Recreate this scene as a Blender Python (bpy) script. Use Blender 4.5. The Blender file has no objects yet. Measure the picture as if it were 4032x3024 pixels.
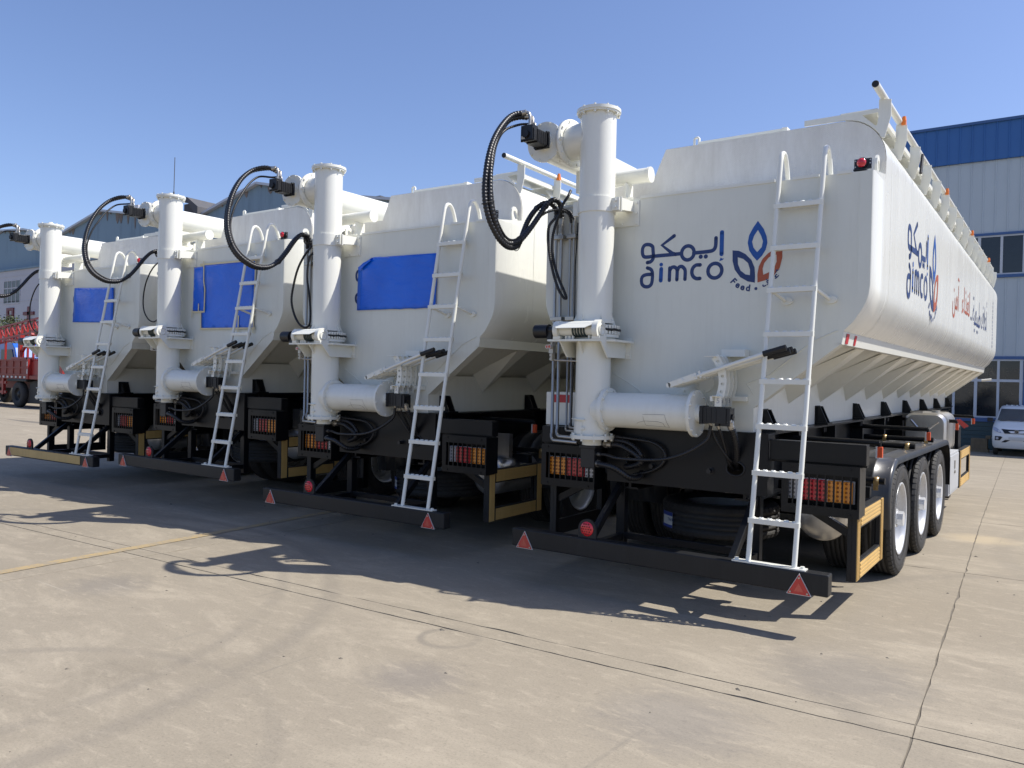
import bpy, math, random
from mathutils import Vector, Matrix, Euler
from mathutils.geometry import tessellate_polygon

random.seed(7)
C = bpy.context.scene
COL = C.collection
PI = math.pi
rad = math.radians

# ------------------------------------------------------------------ camera, sky, sun, exposure
cam_data = bpy.data.cameras.new('camera')
cam = bpy.data.objects.new('camera', cam_data)
COL.objects.link(cam)
cam_data.sensor_width = 36.0
cam_data.lens = 27.94
cam_data.clip_start = 0.05
cam_data.clip_end = 3000
cam.matrix_world = Matrix(((0.819063, -0.02185, 0.573287, 2.3204),
                           (0.572937, -0.020487, -0.819343, -5.5895),
                           (0.029648, 0.999551, -0.004262, 1.4802),
                           (0, 0, 0, 1)))
C.camera = cam

SUN_EL, SUN_AZ = rad(53.8), rad(59.8)          # azimuth clockwise from +y
world = bpy.data.worlds.new('World')
C.world = world
world.use_nodes = True
wn = world.node_tree
wn.nodes.clear()
w_out = wn.nodes.new('ShaderNodeOutputWorld')
w_bg = wn.nodes.new('ShaderNodeBackground')
w_sky = wn.nodes.new('ShaderNodeTexSky')
w_sky.sky_type = 'NISHITA'
w_sky.sun_disc = False
w_sky.sun_elevation = SUN_EL
w_sky.sun_rotation = SUN_AZ
w_sky.altitude = 0
w_sky.air_density = 1.0
w_sky.dust_density = 1.0
w_sky.ozone_density = 2.5
w_bg.inputs['Strength'].default_value = 0.110
w_mul = wn.nodes.new('ShaderNodeMix')          # one even white-balance for the whole sky
w_mul.data_type = 'RGBA'
w_mul.blend_type = 'MULTIPLY'
w_mul.inputs[0].default_value = 1.0
w_mul.inputs[7].default_value = (1.00, 0.995, 1.16, 1)
wn.links.new(w_sky.outputs[0], w_mul.inputs[6])
wn.links.new(w_mul.outputs[2], w_bg.inputs['Color'])
wn.links.new(w_bg.outputs[0], w_out.inputs['Surface'])

sun_data = bpy.data.lights.new('sun', 'SUN')
sun = bpy.data.objects.new('sun', sun_data)
COL.objects.link(sun)
sun_data.energy = 4.6
sun_data.angle = rad(0.5)
sun_data.color = (1.0, 0.96, 0.89)
to_sun = Vector((math.sin(SUN_AZ) * math.cos(SUN_EL), math.cos(SUN_AZ) * math.cos(SUN_EL), math.sin(SUN_EL)))
sun.rotation_euler = to_sun.to_track_quat('Z', 'Y').to_euler()
sun.location = (10, 5, 20)

C.view_settings.view_transform = 'Standard'
C.view_settings.look = 'None'
C.view_settings.gamma = 1.0
C.view_settings.use_curve_mapping = False
C.view_settings.exposure = 0.45
try:
    C.cycles.max_bounces = 8
    C.cycles.diffuse_bounces = 4
    C.cycles.glossy_bounces = 4
    C.cycles.transmission_bounces = 6
    C.cycles.caustics_reflective = False
    C.cycles.caustics_refractive = False
except Exception:
    pass

# ------------------------------------------------------------------ materials
def new_mat(name):
    m = bpy.data.materials.new(name)
    m.use_nodes = True
    nt = m.node_tree
    nt.nodes.clear()
    o = nt.nodes.new('ShaderNodeOutputMaterial')
    b = nt.nodes.new('ShaderNodeBsdfPrincipled')
    nt.links.new(b.outputs[0], o.inputs['Surface'])
    return m, nt, b


def N(nt, kind, **kw):
    n = nt.nodes.new(kind)
    for k, v in kw.items():
        if k in n.inputs:
            n.inputs[k].default_value = v
        else:
            setattr(n, k, v)
    return n


def L(nt, a, b):
    nt.links.new(a, b)


def mixc(nt, fac, a, b, mode='MIX'):
    n = nt.nodes.new('ShaderNodeMix')
    n.data_type = 'RGBA'
    n.blend_type = mode
    for sock, val in ((n.inputs[0], fac), (n.inputs[6], a), (n.inputs[7], b)):
        if hasattr(val, 'is_output') or isinstance(val, bpy.types.NodeSocket):
            nt.links.new(val, sock)
        elif isinstance(val, (int, float)):
            sock.default_value = val
        else:
            sock.default_value = (*val, 1) if len(val) == 3 else val
    return n.outputs[2]


def math_n(nt, op, a, b=None, c=None):
    n = nt.nodes.new('ShaderNodeMath')
    n.operation = op
    for i, v in enumerate((a, b, c)):
        if v is None:
            continue
        if isinstance(v, bpy.types.NodeSocket):
            nt.links.new(v, n.inputs[i])
        else:
            n.inputs[i].default_value = v
    return n.outputs[0]


def ramp(nt, fac, stops):
    n = nt.nodes.new('ShaderNodeValToRGB')
    r = n.color_ramp
    while len(r.elements) < len(stops):
        r.elements.new(0.5)
    for e, (p, c) in zip(r.elements, stops):
        e.position = p
        e.color = (c, c, c, 1) if isinstance(c, (int, float)) else (*c, 1)
    nt.links.new(fac, n.inputs[0])
    return n.outputs[0]


def noise(nt, vec, scale, detail=5.0, rough=0.6, dist=0.0):
    n = N(nt, 'ShaderNodeTexNoise', Scale=scale, Detail=detail, Roughness=rough, Distortion=dist)
    if vec is not None:
        nt.links.new(vec, n.inputs['Vector'])
    return n.outputs['Fac']


def mapped(nt, src, scale=(1, 1, 1), rot=(0, 0, 0), loc=(0, 0, 0)):
    m = nt.nodes.new('ShaderNodeMapping')
    m.inputs['Scale'].default_value = scale
    m.inputs['Rotation'].default_value = rot
    m.inputs['Location'].default_value = loc
    nt.links.new(src, m.inputs['Vector'])
    return m.outputs[0]


def coords(nt, which='Object'):
    return nt.nodes.new('ShaderNodeTexCoord').outputs[which]


def bump(nt, bsdf, h, strength=0.2, dist=0.01):
    b = N(nt, 'ShaderNodeBump', Strength=strength, Distance=dist)
    nt.links.new(h, b.inputs['Height'])
    nt.links.new(b.outputs[0], bsdf.inputs['Normal'])


def paint(name, col, rough=0.35, var=0.06, dirt=(0.45, 0.4, 0.33), dirt_amt=0.12, wave=0.0, metal=0.0, coat=0.0, scale=3.0, seams=True, spec=0.5):
    m, nt, b = new_mat(name)
    co = coords(nt)
    n1 = noise(nt, co, scale, 6, 0.65)
    n2 = noise(nt, mapped(nt, co, (9, 9, 0.9) if seams else (1.5, 1.5, 0.5)), 1.6, 6 if seams else 3, 0.7)
    base = mixc(nt, ramp(nt, n1, ((0.3, 0.0), (0.75, 1.0))), [c * (1 - var) for c in col], [min(1, c * (1 + var * 0.5)) for c in col])
    f = math_n(nt, 'MULTIPLY', ramp(nt, n2, ((0.5, 0.0), (0.8, 1.0))), dirt_amt)
    base = mixc(nt, f, base, [c * d for c, d in zip(col, dirt)])
    L(nt, base, b.inputs['Base Color'])
    r = math_n(nt, 'MULTIPLY_ADD', n2, 0.18, rough - 0.09)
    L(nt, r, b.inputs['Roughness'])
    b.inputs['Metallic'].default_value = metal
    b.inputs['Specular IOR Level'].default_value = spec
    if coat:
        b.inputs['Coat Weight'].default_value = coat
        b.inputs['Coat Roughness'].default_value = 0.15
    if wave:
        w = noise(nt, mapped(nt, co, (0.6, 1.3, 0.35)), 1.5, 3, 0.5)
        fine = noise(nt, co, 60, 3, 0.6)
        h = math_n(nt, 'MULTIPLY_ADD', fine, 0.012 if seams else 0.003, w)
        bump(nt, b, h, wave, 0.06)
    else:
        bump(nt, b, noise(nt, co, 90, 3, 0.6), 0.05, 0.004)
    return m


M = {}
M['white'] = paint('white_paint', (0.77, 0.765, 0.69), 0.36, 0.03, (0.62, 0.57, 0.5), 0.16, coat=0.25)
M['white_side'] = paint('white_side_sheet', (0.775, 0.775, 0.715), 0.27, 0.02, (0.8, 0.77, 0.7), 0.05, wave=0.20, coat=0.3, seams=False)
M['white_plate'] = paint('white_rear_panel', (0.715, 0.715, 0.635), 0.40, 0.04, (0.6, 0.55, 0.48), 0.16, wave=0.10, coat=0.15)
M['black'] = paint('black_chassis_paint', (0.006, 0.0068, 0.0085), 0.36, 0.25, (2.6, 2.4, 2.2), 0.12, spec=0.28)
M['black_dusty'] = paint('dusty_black_steel', (0.013, 0.0135, 0.0145), 0.48, 0.25, (2.6, 2.4, 2.1), 0.4, spec=0.35)
M['plastic'] = paint('black_fender_plastic', (0.030, 0.031, 0.033), 0.32, 0.2, (3.0, 2.7, 2.2), 0.5)
M['motor'] = paint('black_motor_casting', (0.0075, 0.008, 0.010), 0.42, 0.3, (2.5, 2.3, 2.0), 0.3)
M['hose'] = paint('black_hose_guard', (0.009, 0.009, 0.011), 0.38, 0.3, (2.5, 2.3, 2.0), 0.25)
M['grip'] = paint('black_rubber_grip', (0.012, 0.012, 0.013), 0.6, 0.2, (2, 2, 2), 0.2)
M['tyre'] = paint('tyre_rubber', (0.030, 0.029, 0.028), 0.75, 0.25, (3.0, 2.7, 2.2), 0.55, scale=9)
M['rim'] = paint('silver_rim', (0.62, 0.63, 0.64), 0.35, 0.08, (0.5, 0.45, 0.4), 0.3, metal=0.35)
M['steel'] = paint('zinc_steel', (0.48, 0.455, 0.41), 0.40, 0.1, (0.6, 0.5, 0.4), 0.25, metal=0.9)
M['alu'] = paint('aluminium_tank', (0.60, 0.59, 0.57), 0.34, 0.12, (0.55, 0.48, 0.38), 0.4, metal=0.95)
M['brass'] = paint('brass_clamp', (0.62, 0.42, 0.18), 0.35, 0.15, (0.5, 0.4, 0.3), 0.3, metal=0.8)
M['grey_box'] = paint('grey_toolbox_paint', (0.42, 0.43, 0.44), 0.45, 0.06, (0.7, 0.65, 0.55), 0.3)
M['yellow'] = paint('yellow_reflective_strip', (0.56, 0.37, 0.13), 0.42, 0.12, (0.5, 0.45, 0.35), 0.35)
M['red_refl'] = paint('red_reflector', (0.55, 0.035, 0.03), 0.30, 0.15, (0.6, 0.5, 0.5), 0.3, coat=0.3)
M['red_refl_in'] = paint('pale_red_reflector', (0.62, 0.10, 0.07), 0.25, 0.2, (0.6, 0.5, 0.5), 0.3, coat=0.3)
M['red_tape'] = paint('red_tape', (0.50, 0.02, 0.03), 0.35, 0.1)
M['orange'] = paint('orange_marker', (0.80, 0.20, 0.02), 0.35, 0.1, (0.8, 0.7, 0.6), 0.2)
M['orange_red'] = paint('orange_red_marker', (0.72, 0.10, 0.03), 0.35, 0.1, (0.8, 0.7, 0.6), 0.2)
M['lens_red'] = paint('red_lens', (0.60, 0.018, 0.035), 0.18, 0.1, (0.7, 0.6, 0.6), 0.1, coat=0.6)
M['lens_amber'] = paint('amber_lens', (0.85, 0.30, 0.02), 0.18, 0.1, (0.7, 0.6, 0.6), 0.1, coat=0.6)
M['lens_clear'] = paint('clear_lens', (0.55, 0.55, 0.56), 0.15, 0.1, (0.7, 0.6, 0.6), 0.1, coat=0.6)
M['led_red'] = paint('red_led', (0.16, 0.006, 0.012), 0.2, 0.1)
M['led_amber'] = paint('amber_led', (0.30, 0.075, 0.006), 0.2, 0.1)
M['led_clear'] = paint('clear_led', (0.18, 0.18, 0.19), 0.2, 0.1)
M['lamp_red_on'] = paint('bright_red_led_lens', (0.75, 0.02, 0.035), 0.2, 0.1, coat=0.5)
M['navy'] = paint('navy_print', (0.012, 0.035, 0.14), 0.4, 0.03, dirt_amt=0.05)
M['blue_print'] = paint('blue_print', (0.004, 0.075, 0.33), 0.4, 0.03, dirt_amt=0.05)
M['rust_print'] = paint('rust_orange_print', (0.40, 0.085, 0.03), 0.4, 0.03, dirt_amt=0.05)
M['grey_print'] = paint('grey_print', (0.35, 0.36, 0.42), 0.5, 0.03)
M['label_white'] = paint('label_white', (0.6, 0.6, 0.58), 0.5, 0.05)
M['label_blue'] = paint('label_blue', (0.03, 0.06, 0.28), 0.5, 0.05)
M['cream_tape'] = paint('masking_tape', (0.70, 0.62, 0.40), 0.6, 0.1)
M['red_truck'] = paint('red_truck_paint', (0.30, 0.020, 0.018), 0.4, 0.12, (0.6, 0.6, 0.6), 0.4)
M['red_dull'] = paint('dull_red_boards', (0.24, 0.045, 0.03), 0.55, 0.15, (1.2, 1.4, 1.4), 0.5)
M['blue_truck'] = paint('blue_cab_paint', (0.02, 0.12, 0.50), 0.3, 0.1, (0.7, 0.7, 0.7), 0.3, coat=0.4)
M['van_white'] = paint('van_white_paint', (0.80, 0.80, 0.78), 0.25, 0.02, (0.7, 0.65, 0.6), 0.1, coat=0.6)
M['sign_red'] = paint('sign_letter_red', (0.15, 0.020, 0.026), 0.5, 0.1)
M['wood'] = paint('pallet_wood', (0.20, 0.15, 0.09), 0.8, 0.25, (0.5, 0.5, 0.5), 0.5)
M['pencil'] = paint('pencil_mark', (0.36, 0.34, 0.31), 0.7, 0.2)
M['amber_glass'] = paint('worm_grease', (0.03, 0.05, 0.05), 0.4, 0.3)


def tread_plate():
    m, nt, b = new_mat('white_tread_plate')
    co = coords(nt)
    s = nt.nodes.new('ShaderNodeSeparateXYZ')
    L(nt, co, s.inputs[0])
    k = 1 / 0.030
    u = math_n(nt, 'MULTIPLY', math_n(nt, 'ADD', s.outputs[0], s.outputs[2]), k * 0.7071)
    v = math_n(nt, 'MULTIPLY', math_n(nt, 'SUBTRACT', s.outputs[0], s.outputs[2]), k * 0.7071)
    fl = math_n(nt, 'ADD', math_n(nt, 'FLOOR', u), math_n(nt, 'FLOOR', v))
    ck = math_n(nt, 'MODULO', math_n(nt, 'ADD', fl, 1000.0), 2.0)
    su = math_n(nt, 'SINE', math_n(nt, 'MULTIPLY', u, 2 * PI * 3))
    sv = math_n(nt, 'SINE', math_n(nt, 'MULTIPLY', v, 2 * PI * 3))
    eu = math_n(nt, 'GREATER_THAN', math_n(nt, 'ABSOLUTE', math_n(nt, 'SUBTRACT', math_n(nt, 'FRACT', v), 0.5)), 0.4)
    mixv = nt.nodes.new('ShaderNodeMix')
    L(nt, ck, mixv.inputs[0]); L(nt, su, mixv.inputs[2]); L(nt, sv, mixv.inputs[3])
    h = math_n(nt, 'MAXIMUM', mixv.outputs[0], 0.0)
    bump(nt, b, h, 0.35, 0.004)
    n1 = noise(nt, mapped(nt, co, (5, 5, 1.2)), 1.8, 6, 0.7)
    L(nt, mixc(nt, ramp(nt, n1, ((0.35, 0.0), (0.8, 1.0))), (0.78, 0.77, 0.73), (0.62, 0.60, 0.55)), b.inputs['Base Color'])
    b.inputs['Roughness'].default_value = 0.4
    return m


M['tread'] = tread_plate()


def film_mat():
    m, nt, b = new_mat('blue_film')
    co = coords(nt)
    n1 = noise(nt, mapped(nt, co, (2.5, 1, 6), (0, 0.4, 0)), 2.2, 4, 0.55, 0.8)
    n2 = noise(nt, co, 1.7, 3, 0.5, 0.4)
    L(nt, mixc(nt, ramp(nt, n2, ((0.3, 0.0), (0.7, 1.0))), (0.004, 0.115, 0.66), (0.006, 0.15, 0.80)), b.inputs['Base Color'])
    b.inputs['Roughness'].default_value = 0.28
    bump(nt, b, n1, 0.6, 0.014)
    return m


M['film'] = film_mat()


def concrete(name, light, dark, sand=True):
    m, nt, b = new_mat(name)
    g = nt.nodes.new('ShaderNodeNewGeometry')
    p = g.outputs['Position']
    big = noise(nt, p, 0.22, 5, 0.6, 0.6)
    mid = noise(nt, mapped(nt, p, (0.75, 1.9, 1), (0, 0, 0.35)), 1.1, 8, 0.72, 0.9)
    fine = noise(nt, mapped(nt, p, (3.2, 7.5, 1), (0, 0, 0.3)), 1.6, 9, 0.78, 0.5)
    grit = noise(nt, p, 85, 4, 0.8)
    base = mixc(nt, ramp(nt, big, ((0.3, 0.0), (0.7, 1.0))), dark, light)
    base = mixc(nt, math_n(nt, 'MULTIPLY', ramp(nt, mid, ((0.50, 0.0), (0.66, 1.0))), 0.5), base, [c * 1.35 for c in light])
    base = mixc(nt, math_n(nt, 'MULTIPLY', ramp(nt, mid, ((0.28, 1.0), (0.43, 0.0))), 0.35), base, [c * 0.74 for c in dark])
    base = mixc(nt, math_n(nt, 'MULTIPLY', ramp(nt, fine, ((0.53, 0.0), (0.68, 1.0))), 0.55), base, [min(1, c * 1.42) for c in light])
    base = mixc(nt, math_n(nt, 'MULTIPLY', ramp(nt, fine, ((0.26, 1.0), (0.42, 0.0))), 0.4), base, [c * 0.66 for c in dark])
    base = mixc(nt, math_n(nt, 'MULTIPLY', ramp(nt, grit, ((0.34, 1.0), (0.47, 0.0))), 0.42), base, [c * 0.55 for c in dark])
    base = mixc(nt, math_n(nt, 'MULTIPLY', ramp(nt, grit, ((0.56, 0.0), (0.72, 1.0))), 0.35), base, [min(1, c * 1.5) for c in light])
    peb = noise(nt, p, 24, 6, 0.75)
    base = mixc(nt, math_n(nt, 'MULTIPLY', ramp(nt, peb, ((0.30, 1.0), (0.44, 0.0))), 0.40), base, [c * 0.62 for c in dark])
    base = mixc(nt, math_n(nt, 'MULTIPLY', ramp(nt, peb, ((0.57, 0.0), (0.72, 1.0))), 0.40), base, [min(1, c * 1.4) for c in light])
    # oil spots and worn patches with their own outlines
    vor = N(nt, 'ShaderNodeTexVoronoi', Scale=0.55)
    L(nt, mapped(nt, p, (1, 1, 0), (0, 0, 0.2)), vor.inputs['Vector'])
    dst = math_n(nt, 'ADD', vor.outputs['Distance'], math_n(nt, 'MULTIPLY', mid, 0.35))
    base = mixc(nt, math_n(nt, 'MULTIPLY', ramp(nt, dst, ((0.17, 1.0), (0.34, 0.0))), 0.38), base, [c * 0.62 for c in dark])
    if sand:
        for (sx, sy, r, colr, amt) in ((1.56, 4.3, 0.42, (0.42, 0.34, 0.22), 0.6), (1.75, 4.35, 0.3, (0.40, 0.33, 0.22), 0.4),
                                       (-0.35, -2.55, 0.30, (0.13, 0.12, 0.12), 0.35), (0.9, -2.2, 0.45, (0.15, 0.14, 0.13), 0.4),
                                       (1.4, -1.1, 0.5, (0.15, 0.14, 0.13), 0.35), (-3.2, -2.6, 0.35, (0.14, 0.13, 0.12), 0.35)):
            d = nt.nodes.new('ShaderNodeVectorMath'); d.operation = 'DISTANCE'
            L(nt, p, d.inputs[0]); d.inputs[1].default_value = (sx, sy, 0)
            dd = math_n(nt, 'ADD', d.outputs['Value'], math_n(nt, 'MULTIPLY', math_n(nt, 'SUBTRACT', fine, 0.5), r * 1.6))
            f = math_n(nt, 'MULTIPLY', ramp(nt, math_n(nt, 'DIVIDE', dd, r), ((0.35, 1.0), (1.0, 0.0))), amt)
            base = mixc(nt, f, base, colr)
    if sand:      # rubber scuffs left by turning tyres, and pale drag marks
        for (sx, sy, r, w, amt) in ((-0.62, -1.95, 0.17, 0.035, 0.4), (-4.5, -4.2, 3.6, 0.10, 0.30), (-4.5, -4.2, 3.25, 0.07, 0.22), (3.4, 0.2, 2.6, 0.12, 0.25), (2.2, 8.0, 1.9, 0.10, 0.25), (-1.2, -4.4, 1.3, 0.06, 0.25), (6.0, 4.0, 4.2, 0.14, 0.2)):
            d = nt.nodes.new('ShaderNodeVectorMath'); d.operation = 'DISTANCE'
            L(nt, p, d.inputs[0]); d.inputs[1].default_value = (sx, sy, 0)
            e = math_n(nt, 'DIVIDE', math_n(nt, 'ABSOLUTE', math_n(nt, 'SUBTRACT', d.outputs['Value'], r)), w)
            f = math_n(nt, 'MULTIPLY', math_n(nt, 'MULTIPLY', ramp(nt, e, ((0.3, 1.0), (1.0, 0.0))), ramp(nt, mid, ((0.35, 0.0), (0.6, 1.0)))), amt)
            base = mixc(nt, f, base, (0.10, 0.093, 0.085))
        scr = noise(nt, mapped(nt, p, (0.7, 16, 1), (0, 0, 0.55)), 1.3, 4, 0.6, 0.3)
        scr2 = noise(nt, mapped(nt, p, (14, 0.6, 1), (0, 0, 0.25)), 1.1, 4, 0.6, 0.3)
        base = mixc(nt, math_n(nt, 'MULTIPLY', ramp(nt, scr, ((0.66, 0.0), (0.74, 1.0))), 0.45), base, (0.40, 0.36, 0.29))
        base = mixc(nt, math_n(nt, 'MULTIPLY', ramp(nt, scr2, ((0.67, 0.0), (0.76, 1.0))), 0.35), base, (0.15, 0.137, 0.115))
    L(nt, base, b.inputs['Base Color'])
    L(nt, math_n(nt, 'MULTIPLY_ADD', fine, 0.25, 0.70), b.inputs['Roughness'])
    b.inputs['Specular IOR Level'].default_value = 0.3
    h = math_n(nt, 'ADD', math_n(nt, 'MULTIPLY', grit, 0.25), fine)
    bump(nt, b, h, 0.35, 0.008)
    return m


M['concrete'] = concrete('yard_concrete', (0.292, 0.252, 0.190), (0.242, 0.208, 0.156))
M['dirt'] = paint('joint_dirt', (0.165, 0.145, 0.115), 0.95, 0.3, (0.6, 0.6, 0.6), 0.5, scale=20)


def road_paint():
    m, nt, b = new_mat('worn_yellow_line')
    p = nt.nodes.new('ShaderNodeNewGeometry').outputs['Position']
    n = noise(nt, p, 6, 9, 0.75)
    n2 = noise(nt, p, 45, 5, 0.8)
    f = ramp(nt, math_n(nt, 'ADD', math_n(nt, 'MULTIPLY', n2, 0.45), math_n(nt, 'MULTIPLY', n, 0.6)), ((0.46, 0.05), (0.62, 0.85)))
    L(nt, mixc(nt, f, (0.25, 0.215, 0.16), (0.42, 0.29, 0.11)), b.inputs['Base Color'])
    b.inputs['Roughness'].default_value = 0.8
    return m


M['line'] = road_paint()


def cladding(name, col, stain=0.3, streak=(0.35, 0.32, 0.3), rough=0.45):
    m, nt, b = new_mat(name)
    p = nt.nodes.new('ShaderNodeNewGeometry').outputs['Position']
    n = noise(nt, mapped(nt, p, (1.2, 1.2, 0.12)), 1.2, 7, 0.7)
    n2 = noise(nt, p, 0.25, 4, 0.6)
    base = mixc(nt, n2, [c * 0.9 for c in col], [c * 1.08 for c in col])
    base = mixc(nt, math_n(nt, 'MULTIPLY', ramp(nt, n, ((0.5, 0.0), (0.75, 1.0))), stain), base, [c * s for c, s in zip(col, streak)])
    L(nt, base, b.inputs['Base Color'])
    b.inputs['Roughness'].default_value = rough
    return m


M['clad_grey'] = cladding('pale_grey_cladding', (0.45, 0.51, 0.545), 0.25, (0.75, 0.75, 0.75))
M['clad_blue'] = cladding('deep_blue_cladding', (0.035, 0.13, 0.36), 0.25, (0.7, 0.7, 0.7))
M['clad_teal'] = cladding('dark_teal_siding', (0.022, 0.060, 0.068), 0.3, (0.6, 0.6, 0.6))
M['blue_trim'] = cladding('blue_trim', (0.045, 0.11, 0.27), 0.2, (0.7, 0.7, 0.7))
M['hall_blue'] = cladding('weathered_blue_hall', (0.20, 0.29, 0.36), 0.55, (0.5, 0.52, 0.52), 0.7)
M['hall_white'] = cladding('pale_lilac_render', (0.50, 0.50, 0.53), 0.2, (0.7, 0.7, 0.72), 0.8)
M['hall_dark'] = cladding('rusty_dark_steel', (0.085, 0.085, 0.09), 0.5, (1.8, 1.4, 1.1), 0.7)
M['rust'] = cladding('peeling_edge', (0.20, 0.17, 0.15), 0.5, (0.6, 0.5, 0.45), 0.8)
M['frame_white'] = cladding('white_window_frame', (0.50, 0.53, 0.57), 0.15, (0.8, 0.8, 0.8), 0.4)


def glass_mat(name, col, rough=0.06):
    m, nt, b = new_mat(name)
    co = nt.nodes.new('ShaderNodeNewGeometry').outputs['Position']
    n = noise(nt, co, 1.5, 4, 0.6, 0.5)
    L(nt, mixc(nt, n, [c * 0.6 for c in col], [c * 1.5 for c in col]), b.inputs['Base Color'])
    b.inputs['Roughness'].default_value = rough
    b.inputs['Specular IOR Level'].default_value = 0.6
    bump(nt, b, noise(nt, co, 2.5, 2, 0.5), 0.03, 0.02)
    return m


M['pane'] = glass_mat('dark_window_glass', (0.012, 0.016, 0.020))
M['pane_far'] = glass_mat('grey_window_glass', (0.045, 0.055, 0.055), 0.35)
M['windscreen'] = glass_mat('van_windscreen', (0.07, 0.075, 0.08), 0.05)
M['headlight'] = glass_mat('headlight_lens', (0.30, 0.33, 0.40), 0.08)


def leaf_mat():
    m, nt, b = new_mat('bush_leaves')
    n = noise(nt, coords(nt), 2.0, 4, 0.6)
    L(nt, mixc(nt, n, (0.035, 0.06, 0.018), (0.10, 0.12, 0.05)), b.inputs['Base Color'])
    b.inputs['Roughness'].default_value = 0.6
    return m


M['leaf'] = leaf_mat()

# ------------------------------------------------------------------ mesh builder
def frame(axis):
    a = Vector(axis).normalized()
    t = Vector((0, 0, 1)) if abs(a.z) < 0.9 else Vector((0, 1, 0))
    u = t.cross(a).normalized()
    v = a.cross(u)
    return u, v, a


def smooth_path(pts, n=8):
    P = [Vector(p) for p in pts]
    out = []
    for i in range(len(P) - 1):
        p0 = P[i - 1] if i else P[0] * 2 - P[1]
        p1, p2 = P[i], P[i + 1]
        p3 = P[i + 2] if i + 2 < len(P) else P[-1] * 2 - P[-2]
        for k in range(n):
            t = k / n
            out.append(0.5 * ((2 * p1) + (p2 - p0) * t + (2 * p0 - 5 * p1 + 4 * p2 - p3) * t * t + (3 * p1 - p0 - 3 * p2 + p3) * t ** 3))
    out.append(P[-1])
    return out


def resample(path, step):
    P = [Vector(p) for p in path]
    out = [P[0].copy()]
    acc = 0.0
    for a, b in zip(P, P[1:]):
        d = (b - a).length
        if d < 1e-9:
            continue
        t = step - acc
        while t <= d:
            out.append(a.lerp(b, t / d))
            t += step
        acc = d - (t - step)
    if (out[-1] - P[-1]).length > step * 0.3:
        out.append(P[-1].copy())
    return out


def oval(cx, cz, rx, rz, n=20):
    return [(cx + rx * math.cos(2 * PI * i / n), cz + rz * math.sin(2 * PI * i / n)) for i in range(n)]


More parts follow.
